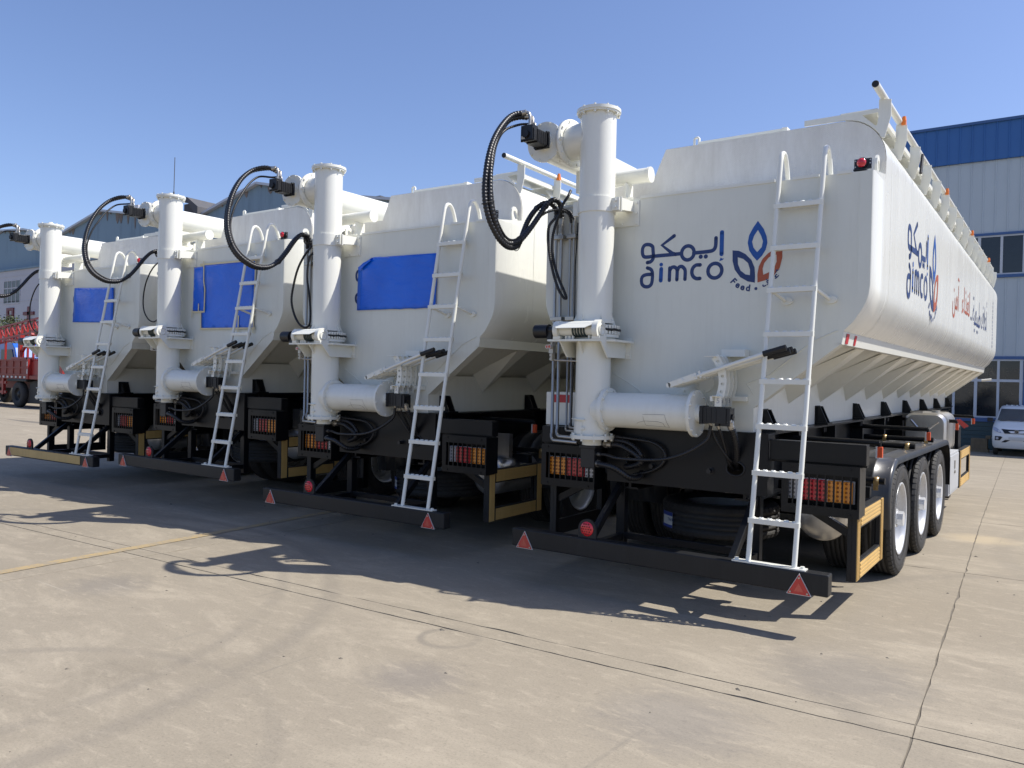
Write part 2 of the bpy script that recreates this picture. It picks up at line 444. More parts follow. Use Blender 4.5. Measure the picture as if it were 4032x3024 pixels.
class MB:
    def __init__(s):
        s.v, s.f, s.sm = [], [], []

    def add(s, vs, fs, smooth=False):
        o = len(s.v)
        s.v += [tuple(v) for v in vs]
        for f in fs:
            s.f.append(tuple(i + o for i in f))
            s.sm.append(smooth)
        return s

    def box(s, x0, x1, y0, y1, z0, z1):
        return s.add([(x0, y0, z0), (x1, y0, z0), (x1, y1, z0), (x0, y1, z0), (x0, y0, z1), (x1, y0, z1), (x1, y1, z1), (x0, y1, z1)],
                     [(0, 3, 2, 1), (4, 5, 6, 7), (0, 1, 5, 4), (1, 2, 6, 5), (2, 3, 7, 6), (3, 0, 4, 7)])

    def bar(s, a, b, w, h, up=(0, 0, 1)):
        a, b = Vector(a), Vector(b)
        d = (b - a).normalized()
        u = d.cross(Vector(up))
        if u.length < 1e-4:
            u = d.cross(Vector((1, 0, 0)))
        u.normalize()
        v = u.cross(d)
        vs = []
        for p in (a, b):
            for su, sv in ((-1, -1), (1, -1), (1, 1), (-1, 1)):
                vs.append(p + u * (su * w / 2) + v * (sv * h / 2))
        return s.add(vs, [(0, 3, 2, 1), (4, 5, 6, 7), (0, 1, 5, 4), (1, 2, 6, 5), (2, 3, 7, 6), (3, 0, 4, 7)])

    def prism(s, poly, axis, a, b, holes=()):
        def p3(p, t):
            if axis == 'y':
                return (p[0], t, p[1])
            if axis == 'x':
                return (t, p[0], p[1])
            return (p[0], p[1], t)
        loops = [list(poly)] + [list(h) for h in holes]
        tri = tessellate_polygon([[Vector((p[0], p[1], 0)) for p in lp] for lp in loops])
        flat = [p for lp in loops for p in lp]
        n = len(flat)
        vs = [p3(p, a) for p in flat] + [p3(p, b) for p in flat]
        fs = [tuple(t) for t in tri] + [tuple(i + n for i in reversed(t)) for t in tri]
        s.add(vs, fs)
        o = 0
        for lp in loops:
            m = len(lp)
            vs2 = [p3(p, a) for p in lp] + [p3(p, b) for p in lp]
            s.add(vs2, [(i, (i + 1) % m, (i + 1) % m + m, i + m) for i in range(m)])
            o += m
        return s

    def cyl(s, p0, p1, r0, r1=None, n=24, caps=True, smooth=True):
        r1 = r0 if r1 is None else r1
        p0, p1 = Vector(p0), Vector(p1)
        u, v, a = frame(p1 - p0)
        c = [(math.cos(2 * PI * i / n), math.sin(2 * PI * i / n)) for i in range(n)]
        A = [p0 + (u * x + v * y) * r0 for x, y in c]
        B = [p1 + (u * x + v * y) * r1 for x, y in c]
        s.add(A + B, [(i, (i + 1) % n, (i + 1) % n + n, i + n) for i in range(n)], smooth)
        if caps:
            if r0 > 1e-5:
                s.add(A, [tuple(reversed(range(n)))])
            if r1 > 1e-5:
                s.add(B, [tuple(range(n))])
        return s

    def tube(s, path, r, n=10, rads=None, caps=True):
        P = [Vector(p) for p in path]
        vs = []
        t0 = (P[1] - P[0]).normalized()
        u, v, _ = frame(t0)
        for i, p in enumerate(P):
            t = (P[min(i + 1, len(P) - 1)] - P[max(i - 1, 0)]).normalized()
            u = (u - t * u.dot(t)).normalized()
            v = t.cross(u)
            rr = rads[i] if rads else r
            for k in range(n):
                a = 2 * PI * k / n
                vs.append(p + (u * math.cos(a) + v * math.sin(a)) * rr)
        fs = []
        for i in range(len(P) - 1):
            for k in range(n):
                k2 = (k + 1) % n
                fs.append((i * n + k, i * n + k2, (i + 1) * n + k2, (i + 1) * n + k))
        s.add(vs, fs, True)
        if caps:
            s.add(vs[:n], [tuple(reversed(range(n)))])
            s.add(vs[-n:], [tuple(range(n))])
        return s

    def lathe(s, prof, origin, axis, n=32, smooth=True):
        """prof: (radius, distance along axis)"""
        o = Vector(origin)
        u, v, a = frame(axis)
        vs = []
        for r, t in prof:
            for k in range(n):
                q = 2 * PI * k / n
                vs.append(o + a * t + (u * math.cos(q) + v * math.sin(q)) * r)
        fs = []
        for i in range(len(prof) - 1):
            for k in range(n):
                k2 = (k + 1) % n
                fs.append((i * n + k, i * n + k2, (i + 1) * n + k2, (i + 1) * n + k))
        return s.add(vs, fs, smooth)

    def dome(s, c, axis, r, h, n=20, m=6):
        prof = [(r * math.cos(PI / 2 * i / m) + 1e-5, h * math.sin(PI / 2 * i / m)) for i in range(m + 1)]
        return s.lathe(prof, c, axis, n)

    def bolts(s, c, axis, R, r, h, n, ph=0.0):
        u, v, a = frame(axis)
        c = Vector(c)
        for i in range(n):
            q = 2 * PI * i / n + ph
            p = c + (u * math.cos(q) + v * math.sin(q)) * R
            s.cyl(p, p + a * h, r, n=6, smooth=False)
        return s

    def sheet(s, rows, smooth=True):
        m = len(rows[0])
        vs = [p for r in rows for p in r]
        fs = [(i * m + k, i * m + k + 1, (i + 1) * m + k + 1, (i + 1) * m + k) for i in range(len(rows) - 1) for k in range(m - 1)]
        return s.add(vs, fs, smooth)

    def mesh(s, name, mat, shift=None):
        me = bpy.data.meshes.new(name)
        vs = s.v
        if shift:
            vs = [(x + shift[0], y + shift[1], z + shift[2]) for x, y, z in vs]
        me.from_pydata([tuple(v) for v in vs], [], s.f)
        me.polygons.foreach_set('use_smooth', s.sm)
        me.materials.append(M[mat] if isinstance(mat, str) else mat)
        me.update()
        return me

    def build(s, name, mat, parent=None, bevel=0, shift=None, split=False):
        if split:
            return [place(name, q.mesh(name, mat, shift), parent, bevel=bevel) for q in s.pieces()][0]
        return place(name, s.mesh(name, mat, shift), parent, bevel=bevel)

    def pieces(s, tol=0.003):
        """clusters of shells that touch one another"""
        n = len(s.v)
        root = list(range(n))

        def find(i):
            while root[i] != i:
                root[i] = root[root[i]]
                i = root[i]
            return i
        for f in s.f:
            a = find(f[0])
            for i in f[1:]:
                root[find(i)] = a
        boxes = {}
        for i, p in enumerate(s.v):
            r = find(i)
            b = boxes.setdefault(r, [list(p), list(p)])
            for k in range(3):
                b[0][k] = min(b[0][k], p[k])
                b[1][k] = max(b[1][k], p[k])
        keys = list(boxes)
        merged = True
        grp = {k: k for k in keys}

        def gfind(k):
            while grp[k] != k:
                k = grp[k]
            return k
        for i, a in enumerate(keys):
            for c in keys[i + 1:]:
                A, B = boxes[a], boxes[c]
                if all(A[0][k] - tol <= B[1][k] and B[0][k] - tol <= A[1][k] for k in range(3)):
                    grp[gfind(c)] = gfind(a)
        out = {}
        for f, sm in zip(s.f, s.sm):
            out.setdefault(gfind(find(f[0])), []).append((f, sm))
        res = []
        for fs in out.values():
            q = MB()
            idx = {}
            for f, sm in fs:
                g = []
                for i in f:
                    if i not in idx:
                        idx[i] = len(q.v)
                        q.v.append(s.v[i])
                    g.append(idx[i])
                q.f.append(tuple(g))
                q.sm.append(sm)
            res.append(q)
        return res


def place(name, me, parent=None, loc=(0, 0, 0), rot=None, bevel=0):
    o = bpy.data.objects.new(name, me)
    COL.objects.link(o)
    o.location = loc
    if rot:
        o.rotation_euler = rot
    if parent:
        o.parent = parent
    if bevel:
        b = o.modifiers.new('bevel', 'BEVEL')
        b.width = bevel
        b.segments = 2
        b.limit_method = 'ANGLE'
        b.angle_limit = rad(50)
    return o


def tag(o, label=None, cat=None, group=None, kind=None):
    if label:
        o['label'] = label
    if cat:
        o['category'] = cat
    if group:
        o['group'] = group
    if kind:
        o['kind'] = kind
    return o


def empty(name, loc=(0, 0, 0), label=None, cat=None, group=None):
    o = bpy.data.objects.new(name, None)
    COL.objects.link(o)
    o.location = loc
    o.empty_display_size = 0.3
    return tag(o, label, cat, group)


def text_mb(body, size, fn, offset=0.0):
    """glyph outlines as faces; fn maps (u, v) to a point"""
    cu = bpy.data.curves.new('txt', 'FONT')
    cu.body = body
    cu.size = size
    cu.resolution_u = 4
    cu.offset = offset
    ob = bpy.data.objects.new('txt', cu)
    COL.objects.link(ob)
    dg = bpy.context.evaluated_depsgraph_get()
    me = bpy.data.meshes.new_from_object(ob.evaluated_get(dg))
    vs = [fn(v.co.x, v.co.y) for v in me.vertices]
    fs = [tuple(p.vertices) for p in me.polygons]
    xs = [v.co.x for v in me.vertices] or [0]
    ys = [v.co.y for v in me.vertices] or [0]
    bpy.data.objects.remove(ob)
    bpy.data.curves.remove(cu)
    bpy.data.meshes.remove(me)
    mb = MB()
    mb.add(vs, fs)
    return mb, (min(xs), max(xs), min(ys), max(ys))


def text_raw(body, size=1.0, offset=0.0):
    mb, bb = text_mb(body, size, lambda u, v: (u, v, 0), offset)
    return mb, bb


# ------------------------------------------------------------------ ground
TH = rad(2.4)
UX = Vector((math.cos(TH), math.sin(TH), 0))
UY = Vector((-math.sin(TH), math.cos(TH), 0))


def zg(y):
    return -0.02 * max(0.0, min(y, 27.0) - 6.0)


def gpt(u, v, dz=0.0):
    p = UX * u + UY * v
    return (p.x, p.y, zg(p.y) + dz)


ys = [-60, -20, 6, 8, 12, 16, 20, 24, 27, 40, 300]
xs = [-300, -120, -60, -30, -12, 0, 12, 30, 60, 150]
g = MB()
g.sheet([[(x, y, zg(y) - 0.006) for x in xs] for y in ys], False)
ground = g.build('ground', 'dirt')
tag(ground, 'x', None, None, 'structure')
del ground['label']

rng = random.Random(3)
u_edges = [-110, -80, -60, -46, -40, -34, -28, -22, -16, -10, -3.95, 1.72, 7.4, 13, 19, 26]
v_edges = [-16, -12.6, -9.1, -5.4, -1.62, 2.2, 5.62, 9.3, 12.9, 16.5, 20.1, 23.7, 27.35, 40, 70]


def slab(u0, u1, v0, v1, jit):
    pts = []
    def edge(a, b):
        n = max(2, int((Vector(b) - Vector(a)).length / (0.12 if jit else 3)))
        d = (Vector(b) - Vector(a)).normalized()
        nn = Vector((d.y, -d.x))
        for i in range(n):
            p = Vector(a).lerp(Vector(b), i / n)
            k = rng.gauss(0, 1)
            off = (0.003 * k - (0.006 if k < -2.0 else 0)) if jit else 0
            pts.append(p + nn * min(off, 0.004))
    edge((u0, v0), (u1, v0)); edge((u1, v0), (u1, v1)); edge((u1, v1), (u0, v1)); edge((u0, v1), (u0, v0))
    n = len(pts)
    # v runs split so the slope break stays true
    top = [gpt(p.x, p.y) for p in pts]
    bot = [(a, b, c - 0.013) for a, b, c in top]
    mb = MB()
    mb.add(top, [tuple(range(n))])
    mb.add(top + bot, [(i, i + n, (i + 1) % n + n, (i + 1) % n) for i in range(n)])
    return mb


gap = 0.0045
for i in range(len(u_edges) - 1):
    for j in range(len(v_edges) - 1):
        u0, u1, v0, v1 = u_edges[i], u_edges[i + 1], v_edges[j], v_edges[j + 1]
        near = u0 > -8 and u1 < 8 and v1 < 10
        v1b = v1
        if v1 == -1.62:
            v1b = v1 - 0.16            # a narrow strip is cast along this joint
        slab(u0 + gap, u1 - gap, v0 + gap, v1b - (0.0075 if v1 == -1.62 else gap), near).build('concrete_slab', 'concrete', ground)
        if v1 == -1.62:
            slab(u0 + gap, u1 - gap, v1 - 0.16 + 0.004, v1 - 0.003, near).build('concrete_strip', 'concrete', ground)

ln = MB()
rows = []
for k in range(-60, 45):
    v = k * 0.2
    w = 0.055
    jl, jr = rng.uniform(-.004, .004), rng.uniform(-.004, .004)
    cu_ = -4.36 - 0.075 * (v + 1.0)
    rows.append([gpt(cu_ - w + jl, v, 0.004), gpt(cu_ + w + jr, v, 0.004)])
ln.sheet(rows, False)
tag(ln.build('yellow_line', 'line'), 'worn yellow line painted across the concrete', 'road marking', None, 'structure')
o_ = bpy.data.objects['yellow_line']
for k_ in ('label', 'category'):
    del o_[k_]

db = MB()
for k in range(260):
    x, y = rng.uniform(-7, 5), rng.uniform(-4.8, 6)
    r = rng.choice((0.004, 0.005, 0.006, 0.009, 0.013)) * rng.uniform(.6, 1.1)
    z = zg(y)
    a = rng.uniform(0, 6)
    c, s_ = math.cos(a) * r, math.sin(a) * r
    db.add([(x + c * 1.6, y + s_ * 1.6, z), (x - s_, y + c, z), (x - c * 1.4, y - s_ * 1.4, z), (x + s_, y - c, z), (x, y, z + r * 0.8)],
           [(0, 1, 4), (1, 2, 4), (2, 3, 4), (3, 0, 4)])
tag(db.build('grit', 'dirt'), 'scattered grit and crumbs on the concrete', 'debris', None, 'stuff')

# ------------------------------------------------------------------ feed trailer
G = 0.235
SH = (0, 0, -G)
GROUP = 'white bulk feed trailers parked side by side'
trailer = empty('feed_trailer')


def P(name, mb, mat, parent=None, bevel=0, split=False):
    o = mb.build(name, mat, parent or trailer, bevel, SH, split or name in SPLIT)
    if name in ('led', 'screw', 'weld_bead'):
        o['kind'] = 'stuff'
    return o


SPLIT = {'guard_arm', 'fender_tube', 'tube_clamp', 'grommet', 'air_coupling', 'standoff', 'pipe_clamp', 'bumper_strut', 'landing_leg', 'hopper_wall',
         'hopper_edge', 'sill_strip', 'axle', 'boom_cradle', 'walkway_rail', 'tank_strap', 'red_handle', 'reflective_tape', 'quadrant_bracket',
         'chassis_beam', 'filler_cap', 'worm_gear', 'weld_seam'}


def PM(name, me, parent, loc=(0, 0, 0), bevel=0):
    return place(name, me, parent, loc, None, bevel)


# --- tank body: cross-section lofted along the trailer
PLATE_R = [(1.25, 3.2), (1.25, 2.45), (1.243, 2.395), (1.228, 2.342), (1.197, 2.283), (1.152, 2.214), (1.091, 2.152), (1.078, 2.066), (0.507, 1.62), (0.507, 1.447)]
plate = PLATE_R + [(-x, z) for x, z in reversed(PLATE_R)]
BODY_LEN = 10.85


def arc2(cx, cz, r, a0, a1, n):
    return [(cx + r * math.cos(rad(a0 + (a1 - a0) * i / n)), cz + r * math.sin(rad(a0 + (a1 - a0) * i / n))) for i in range(n + 1)]


side_prof = arc2(0.965, 3.375, 0.293, 90, 0, 10)[0:] + [(1.257, 3.2), (1.257, 2.9), (1.257, 2.6), (1.255, 2.45), (1.248, 2.395), (1.232, 2.342), (1.200, 2.281), (1.155, 2.211), (1.092, 2.148)]
b = MB()
nY = 24
yy = [0.4] + [0.4 + (BODY_LEN - 0.4) * i / nY for i in range(1, nY + 1)]
b.sheet([[(x, y, z) for x, z in side_prof] for y in yy])
low = [p for p in side_prof if p[1] <= 3.2001]
b.sheet([[(x - (0.008 if y < 0.004 else 0), y, z) for x, z in low] for y in (0.0022, 0.008, 0.4)])
b.add([(1.257, 0.003, 3.2), (1.257, 0.4, 3.2), (1.257, 0.4, 3.256)], [(0, 1, 2)])
# front end
front = side_prof + [(1.078, 2.066), (0.507, 1.62), (-0.507, 1.62), (-1.078, 2.066), (-1.092, 2.148), (-1.25, 2.45), (-1.25, 3.3), (-0.97, 3.40), (-0.49, 3.42), (-0.38, 3.668)]
b.prism(front, 'y', BODY_LEN, BODY_LEN + 0.01)
P('side_panel', b, 'white_side')

b = MB()
left_prof = [(-0.38, 3.668), (-0.49, 3.42), (-0.97, 3.40), (-1.22, 3.3), (-1.25, 3.2), (-1.25, 2.45), (-1.228, 2.342), (-1.152, 2.214), (-1.091, 2.15)]
b.sheet([[(x, y, z) for x, z in left_prof] for y in yy])
low = [(-1.25, 3.2), (-1.25, 2.45), (-1.228, 2.342), (-1.152, 2.214), (-1.091, 2.15)]
b.sheet([[(x, y, z) for x, z in low] for y in (0.02, 0.4)])
b.add([(-0.38, 0.4, 3.668), (0.965, 0.4, 3.668), (0.965, BODY_LEN, 3.668), (-0.38, BODY_LEN, 3.668)], [(0, 1, 2, 3)])
P('side_panel', b, 'white')

b = MB()
b.prism(plate, 'y', 0.0, 0.018)
P('rear_panel', b, 'white_plate', bevel=0.003)

b = MB()    # shelf between rear panel and upper bulkhead, with its thin raised edge
b.add([(-1.25, 0.0, 3.2), (1.25, 0.0, 3.2), (1.255, 0.4, 3.252), (-1.25, 0.4, 3.252)], [(0, 1, 2, 3)])
b.box(-0.40, 0.62, -0.006, 0.004, 3.195, 3.215)
b.box(0.74, 0.915, -0.006, 0.004, 3.195, 3.215)
b.box(1.03, 1.12, -0.006, 0.004, 3.195, 3.215)
b.box(-1.2, -0.47, -0.006, 0.004, 3.195, 3.215)
P('rear_shelf', b, 'white')

bulk = [(1.257, 3.21)] + arc2(0.965, 3.375, 0.289, 0, 90, 12) + [(-0.38, 3.664), (-0.49, 3.42), (-0.76, 3.415), (-0.95, 3.40), (-1.0, 3.36), (-1.03, 3.31), (-1.06, 3.21)]
b = MB()
b.prism(bulk, 'y', 0.39, 0.40)
P('upper_bulkhead', b, 'tread')

b = MB()     # stiffening weld beads on the rear panel
for pts in (((0.60, 0, 2.26), (0.9, 0, 2.30)),):
    pass
for sx in (-1, 1):
    b.tube([(sx * 0.455, -0.001, 1.79), (sx * 0.61, -0.001, 1.853), (sx * 0.9, -0.001, 2.09), (sx * 1.06, -0.001, 2.16)] if sx > 0 else [(-0.348, -0.001, 1.70), (-0.44, -0.001, 1.76), (-0.61, -0.001, 1.853)], 0.004, 6)
b.tube([(0.455, -0.001, 1.79), (0.505, -0.001, 1.715)], 0.004, 6)
b.box(-0.45, -0.449, -0.001, 0.0, 2.3, 3.15)
P('weld_bead', b, 'white_plate')

b = MB()
for y in (0.62, 2.30, 3.95, 5.4, 7.1, 8.9):
    b.sheet([[(x + 0.0018, y - 0.004, z) for x, z in side_prof[6:]], [(x + 0.0030, y, z) for x, z in side_prof[6:]], [(x + 0.0018, y + 0.004, z) for x, z in side_prof[6:]]])
P('weld_seam', b, 'white_side')
b = MB()
for x in (1.168, 0.86):
    b.box(x - 0.0035, x + 0.0035, -0.0012, 0.0, 2.40 if x > 1 else 2.9, 3.19)
P('weld_seam', b, 'white_plate')
b = MB()     # sill strip along the lower edge of each side
for sx in (-1, 1):
    b.prism([(sx * 1.092, 2.148), (sx * 1.098, 2.148), (sx * 1.084, 2.066), (sx * 1.045, 2.062), (sx * 1.045, 2.070), (sx * 1.076, 2.074)], 'y', 0.0, BODY_LEN - 0.05)
P('sill_strip', b, 'white')
# --- hopper walls, ribs, skirt
b = MB()
for sx in (-1, 1):
    b.add([(sx * 1.06, 0.02, 2.09), (sx * 1.06, BODY_LEN, 2.09), (sx * 0.46, BODY_LEN, 1.80), (sx * 0.46, 0.02, 1.80)], [(0, 1, 2, 3)])
P('hopper_wall', b, 'white')
b = MB()
b.box(-0.5065, 0.5065, 0.02, BODY_LEN, 1.449, 1.80)
P('hopper_skirt', b, 'white')
b = MB()
for sx in (-1, 1):     # return flange behind the rear panel's slanted edges
    b.prism([(sx * 1.073, 2.064), (sx * 0.509, 1.624), (sx * 0.46, 1.70), (sx * 1.02, 2.10)], 'y', 0.018, 0.11)
P('hopper_edge', b, 'white')

w0 = (1.055, 2.075); w1 = (0.46, 1.80)       # wall line
t0 = (1.05, 2.055); t1 = (0.4, 1.555)        # ridge line, cut by the skirt
def rib_mesh():
    b = MB()
    hw = 0.16
    def ridge(x):
        return t0[1] + (t1[1] - t0[1]) * (x - t0[0]) / (t1[0] - t0[0])
    def wall(x):
        return w0[1] + (w1[1] - w0[1]) * (x - w0[0]) / (w1[0] - w0[0]) + 0.004
    xa, xb = 1.05, 0.5
    vs = [(xa, -hw * .95, wall(xa)), (xa, hw * .95, wall(xa)), (xa, 0, ridge(xa)), (xb, -hw, wall(xb)), (xb, hw, wall(xb)), (xb, 0, ridge(xb))]
    b.add(vs, [(0, 2, 5, 3), (2, 1, 4, 5), (0, 1, 2), (3, 5, 4), (0, 3, 4, 1)])
    return b
ribR = rib_mesh().mesh('hopper_rib', 'white', SH)
rb = rib_mesh(); rb.v = [(-x, y, z) for x, y, z in rb.v]
ribL = rb.mesh('hopper_rib', 'white', SH)
for k in range(11):
    PM('hopper_rib', ribR, trailer, (0, 0.86 + 0.985 * k, 0))
    if k < 6:
        PM('hopper_rib', ribL, trailer, (0, 0.86 + 0.985 * k, 0))

# --- chassis
b = MB()
for sx in (-1, 1):
    b.box(min(sx * 0.44, sx * 0.46), max(sx * 0.44, sx * 0.46), 0.02, 10.6, 0.97, 1.43)
    b.box(min(sx * 0.38, sx * 0.60), max(sx * 0.38, sx * 0.60), 0.0, 10.75, 1.430, 1.446)
    b.box(min(sx * 0.38, sx * 0.53), max(sx * 0.38, sx * 0.53), 0.02, 10.6, 0.955, 0.97)
for y in (0.5, 1.2, 2.4, 3.6, 4.9, 6.3, 7.7, 9.2, 10.4):
    b.box(-0.44, 0.44, y, y + 0.08, 1.05, 1.40)
P('chassis_beam', b, 'black')
post = MB().box(0.462, 0.575, -0.03, 0.03, 0.97, 1.43).mesh('stiffener', 'black', SH)
postL = MB().box(-0.575, -0.462, -0.03, 0.03, 0.97, 1.43).mesh('stiffener', 'black', SH)
for k in range(8):
    PM('stiffener', post, trailer, (0, 0.95 + 1.2 * k, 0))
    PM('stiffener', postL, trailer, (0, 0.95 + 1.2 * k, 0))

b = MB()
b.prism([(-0.625, 1.009), (0.625, 1.009), (0.625, 1.444), (-0.625, 1.444)], 'y', -0.03, -0.018, [oval(0.397, 1.185, 0.062, 0.047), oval(-0.397, 1.185, 0.062, 0.047)])
b.box(-0.625, -0.60, -0.018, 0.12, 1.009, 1.444)
b.box(0.60, 0.625, -0.018, 0.12, 1.009, 1.444)
b.box(-0.60, 0.60, -0.018, 0.10, 1.009, 1.02)
endp = P('end_plate', b, 'black', bevel=0.003)
b = MB()
for sx in (-1, 1):
    ring = []
    for i in range(25):
        a = 2 * PI * i / 24
        ring.append((sx * 0.397 + 0.066 * math.cos(a), -0.033, 1.185 + 0.051 * math.sin(a)))
    b.tube(ring, 0.007, 8, caps=False)
P('grommet', b, 'grip', endp)
b = MB()
for x in (0.214, -0.237):
    b.cyl((x, -0.030, 1.155), (x, -0.036, 1.155), 0.026, n=14)
    b.cyl((x, -0.036, 1.155), (x, -0.075, 1.155), 0.017, n=14)
P('air_coupling', b, 'motor', endp)

# black mounting brackets on the beam flange
def gusset(sx):
    b = MB()
    for y in (-0.055, 0.035):
        pr = [(sx * 0.508, 1.446), (sx * 0.615, 1.446), (sx * 0.605, 1.47), (sx * 0.545, 1.605), (sx * 0.508, 1.605)]
        b.prism(pr, 'y', y, y + 0.014)
    b.box(min(sx * 0.5075, sx * 0.517), max(sx * 0.5075, sx * 0.517), -0.075, 0.07, 1.446, 1.61)
    b.box(min(sx * 0.52, sx * 0.62), max(sx * 0.52, sx * 0.62), -0.085, 0.08, 1.4465, 1.462)
    for y in (-0.03, 0.02):
        b.cyl((sx * 0.575, y, 1.42), (sx * 0.575, y, 1.36 + 0.02), 0.010, n=6, smooth=False)
    return b
gR = gusset(1).mesh('mounting_bracket', 'black', SH)
gL = gusset(-1).mesh('mounting_bracket', 'black', SH)
for k in range(8):
    PM('mounting_bracket', gR, trailer, (0, 0.24 + 1.495 * k, 0))
    PM('mounting_bracket', gL, trailer, (0, 0.24 + 1.495 * k, 0))

for sx in (1, -1):
    b = MB()
    x0, x1 = sorted((sx * 0.63, sx * 1.255))
    b.box(x0, x1, -0.004, 0.008, 1.270, 1.406)
    b.box(x0, x1, 0.008, 0.09, 1.396, 1.406)
    b.box(min(sx * 1.243, sx * 1.255), max(sx * 1.243, sx * 1.255), 0.008, 0.09, 1.27, 1.396)
    b.box(x0, x1, 0.03, 0.07, 1.255, 1.27)
    P('mudguard_beam', b, 'black', bevel=0.003)

# --- tail lights in barred cages
bar_me = MB().box(-0.005, 0.005, -0.048, -0.038, 0.96, 1.215).mesh('guard_bar', 'black', SH)
for sx in (1, -1):
    x0, x1 = sorted((sx * 0.728, sx * 1.228))
    b = MB()
    b.box(x0, x1, -0.05, -0.038, 1.195, 1.262)
    b.box(x0, x1, -0.05, -0.038, 0.925, 0.985)
    b.box(x0, x0 + 0.045, -0.05, -0.038, 0.985, 1.195)
    b.box(x1 - 0.012, x1, -0.05, -0.038, 0.985, 1.195)
    b.box(x0, x0 + 0.008, -0.038, 0.13, 0.93, 1.255)
    b.box(x1 - 0.008, x1, -0.038, 0.13, 0.93, 1.255)
    b.box(x0 + .008, x1 - .008, 0.10, 0.11, 0.94, 1.25)
    b.box(x0 + .008, x1 - .008, -0.038, 0.10, 0.922, 0.930)
    for bx in (x0 + 0.06, x1 - 0.06):
        for bz in (0.945, 1.240):
            b.cyl((bx, -0.05, bz), (bx, -0.056, bz), 0.010, n=8)
    lamp = P('tail_light', b, 'black')
    for k in range(8):
        PM('guard_bar', bar_me, lamp, (x0 + 0.075 + (x1 - x0 - 0.13) * k / 7, 0, 0))
    cx = (x0 + x1) / 2
    b = MB()
    b.box(cx - 0.215, cx + 0.208, 0.022, 0.035, 1.008, 1.160)
    P('lamp_housing', b, 'lens_clear', lamp, 0.004)
    for nm, mt, led, a0, a1 in (('clear_lens', 'lens_clear', 'led_clear', 0.758, 0.842), ('red_lens', 'lens_red', 'led_red', 0.850, 1.008), ('amber_lens', 'lens_amber', 'led_amber', 1.016, 1.176)):
        xa, xb = sorted((sx * a0, sx * a1))
        b = MB()
        b.box(xa, xb, 0.0, 0.021, 1.012, 1.156)
        P(nm, b, mt, lamp, 0.007)
        b = MB()
        nc = max(2, round((xb - xa) / 0.026))
        for i in range(nc):
            for j in range(5):
                px = xa + (xb - xa) * (i + .5) / nc
                pz = 1.012 + 0.144 * (j + .5) / 5
                b.cyl((px, 0.002, pz), (px, -0.003, pz), 0.008, n=8)
        P('led', b, led, lamp)

# --- rear bumper and struts
b = MB()
b.box(-1.163, 1.163, -0.547, -0.452, 0.510, 0.645)
bumper = P('rear_bumper', b, 'black_dusty', bevel=0.008)
def tri(cx, r, cz=0.548):
    return [(cx, cz + r), (cx - r * 0.88, cz - r * 0.55), (cx + r * 0.88, cz - r * 0.55)]
for cx in (-1.042, 0.993):
    t = place('warning_triangle', MB().prism(tri(cx, 0.086), 'y', -0.5535, -0.548).mesh('warning_triangle', 'label_white', SH), trailer)
    P('red_face', MB().prism(tri(cx, 0.078), 'y', -0.5565, -0.5535), 'red_refl', t)
    P('inner_triangle', MB().prism(tri(cx, 0.034, 0.541), 'y', -0.5585, -0.5565), 'red_refl_in', t)
    q = MB()
    for p in tri(cx, 0.058):
        q.cyl((p[0], -0.5565, p[1]), (p[0], -0.561, p[1]), 0.006, n=8)
    P('screw', q, 'steel', t)
b = MB()
for sx in (-1, 1):
    x = sx * 0.53
    b.box(x - 0.035, x + 0.035, 0.02, 0.09, 0.50, 1.01)
    b.bar((x, 0.02, 0.985), (x, -0.47, 0.60), 0.055, 0.045, (1, 0, 0))
    b.bar((x, 0.05, 0.575), (x, -0.452, 0.575), 0.05, 0.05)
b.box(-0.50, 0.50, 0.03, 0.08, 0.56, 0.61)
P('bumper_strut', b, 'black', bevel=0.003)
b = MB()
b.prism([(-0.59, 0.6455), (-0.444, 0.6455), (-0.444, 0.71)] + arc2(-0.517, 0.71, 0.073, 0, 180, 14) + [(-0.59, 0.71)], 'y', -0.525, -0.505)
rl = P('round_tail_lamp', b, 'grip')
b = MB(); b.dome((-0.517, -0.527, 0.712), (0, -1, 0), 0.053, 0.014, 24, 4)
P('red_lens', b, 'lamp_red_on', rl)
b = MB()
for i in range(5):
    for j in range(5):
        px, pz = -0.517 + (i - 2) * 0.019 + (j % 2) * 0.008, 0.712 + (j - 2) * 0.018
        if (px + 0.517) ** 2 + (pz - 0.712) ** 2 < 0.042 ** 2:
            b.cyl((px, -0.532, pz), (px, -0.5425, pz), 0.0055, n=6)
P('led', b, 'led_red', rl)

# --- ladder
def sy(z):
    return -0.5 + (z - 0.65) * 0.1843
b = MB()
for x in (0.658, 0.948):
    pts = [(x, -0.5, 0.652), (x, sy(1.2), 1.2), (x, sy(1.9), 1.9), (x, sy(2.6), 2.6), (x, sy(3.1), 3.1), (x, sy(3.3), 3.3), (x, 0.015, 3.375), (x, 0.05, 3.402), (x, 0.09, 3.395), (x, 0.125, 3.355), (x, 0.155, 3.29), (x, 0.175, 3.225)]
    b.tube(smooth_path(pts, 6), 0.0165, 12)
    b.cyl((x, 0.175, 3.222), (x, 0.175, 3.236), 0.028, n=10)
    b.box(x - 0.055, x + 0.055, 0.15, 0.20, 3.218, 3.226)
lad = P('ladder', b, 'white')
rm = MB()
hx = [0.668 + 0.264 * i / 5 for i in range(6)]
rm.prism([(0.640, -0.020), (0.962, -0.020), (0.962, 0.022), (0.640, 0.022)], 'z', -0.0055, -0.003, [oval(x, 0.001, 0.0125, 0.0125, 8) for x in hx])
rm.box(0.640, 0.962, -0.0225, -0.0202, -0.036, -0.003)
rm.box(0.640, 0.962, 0.0222, 0.0245, -0.036, -0.003)
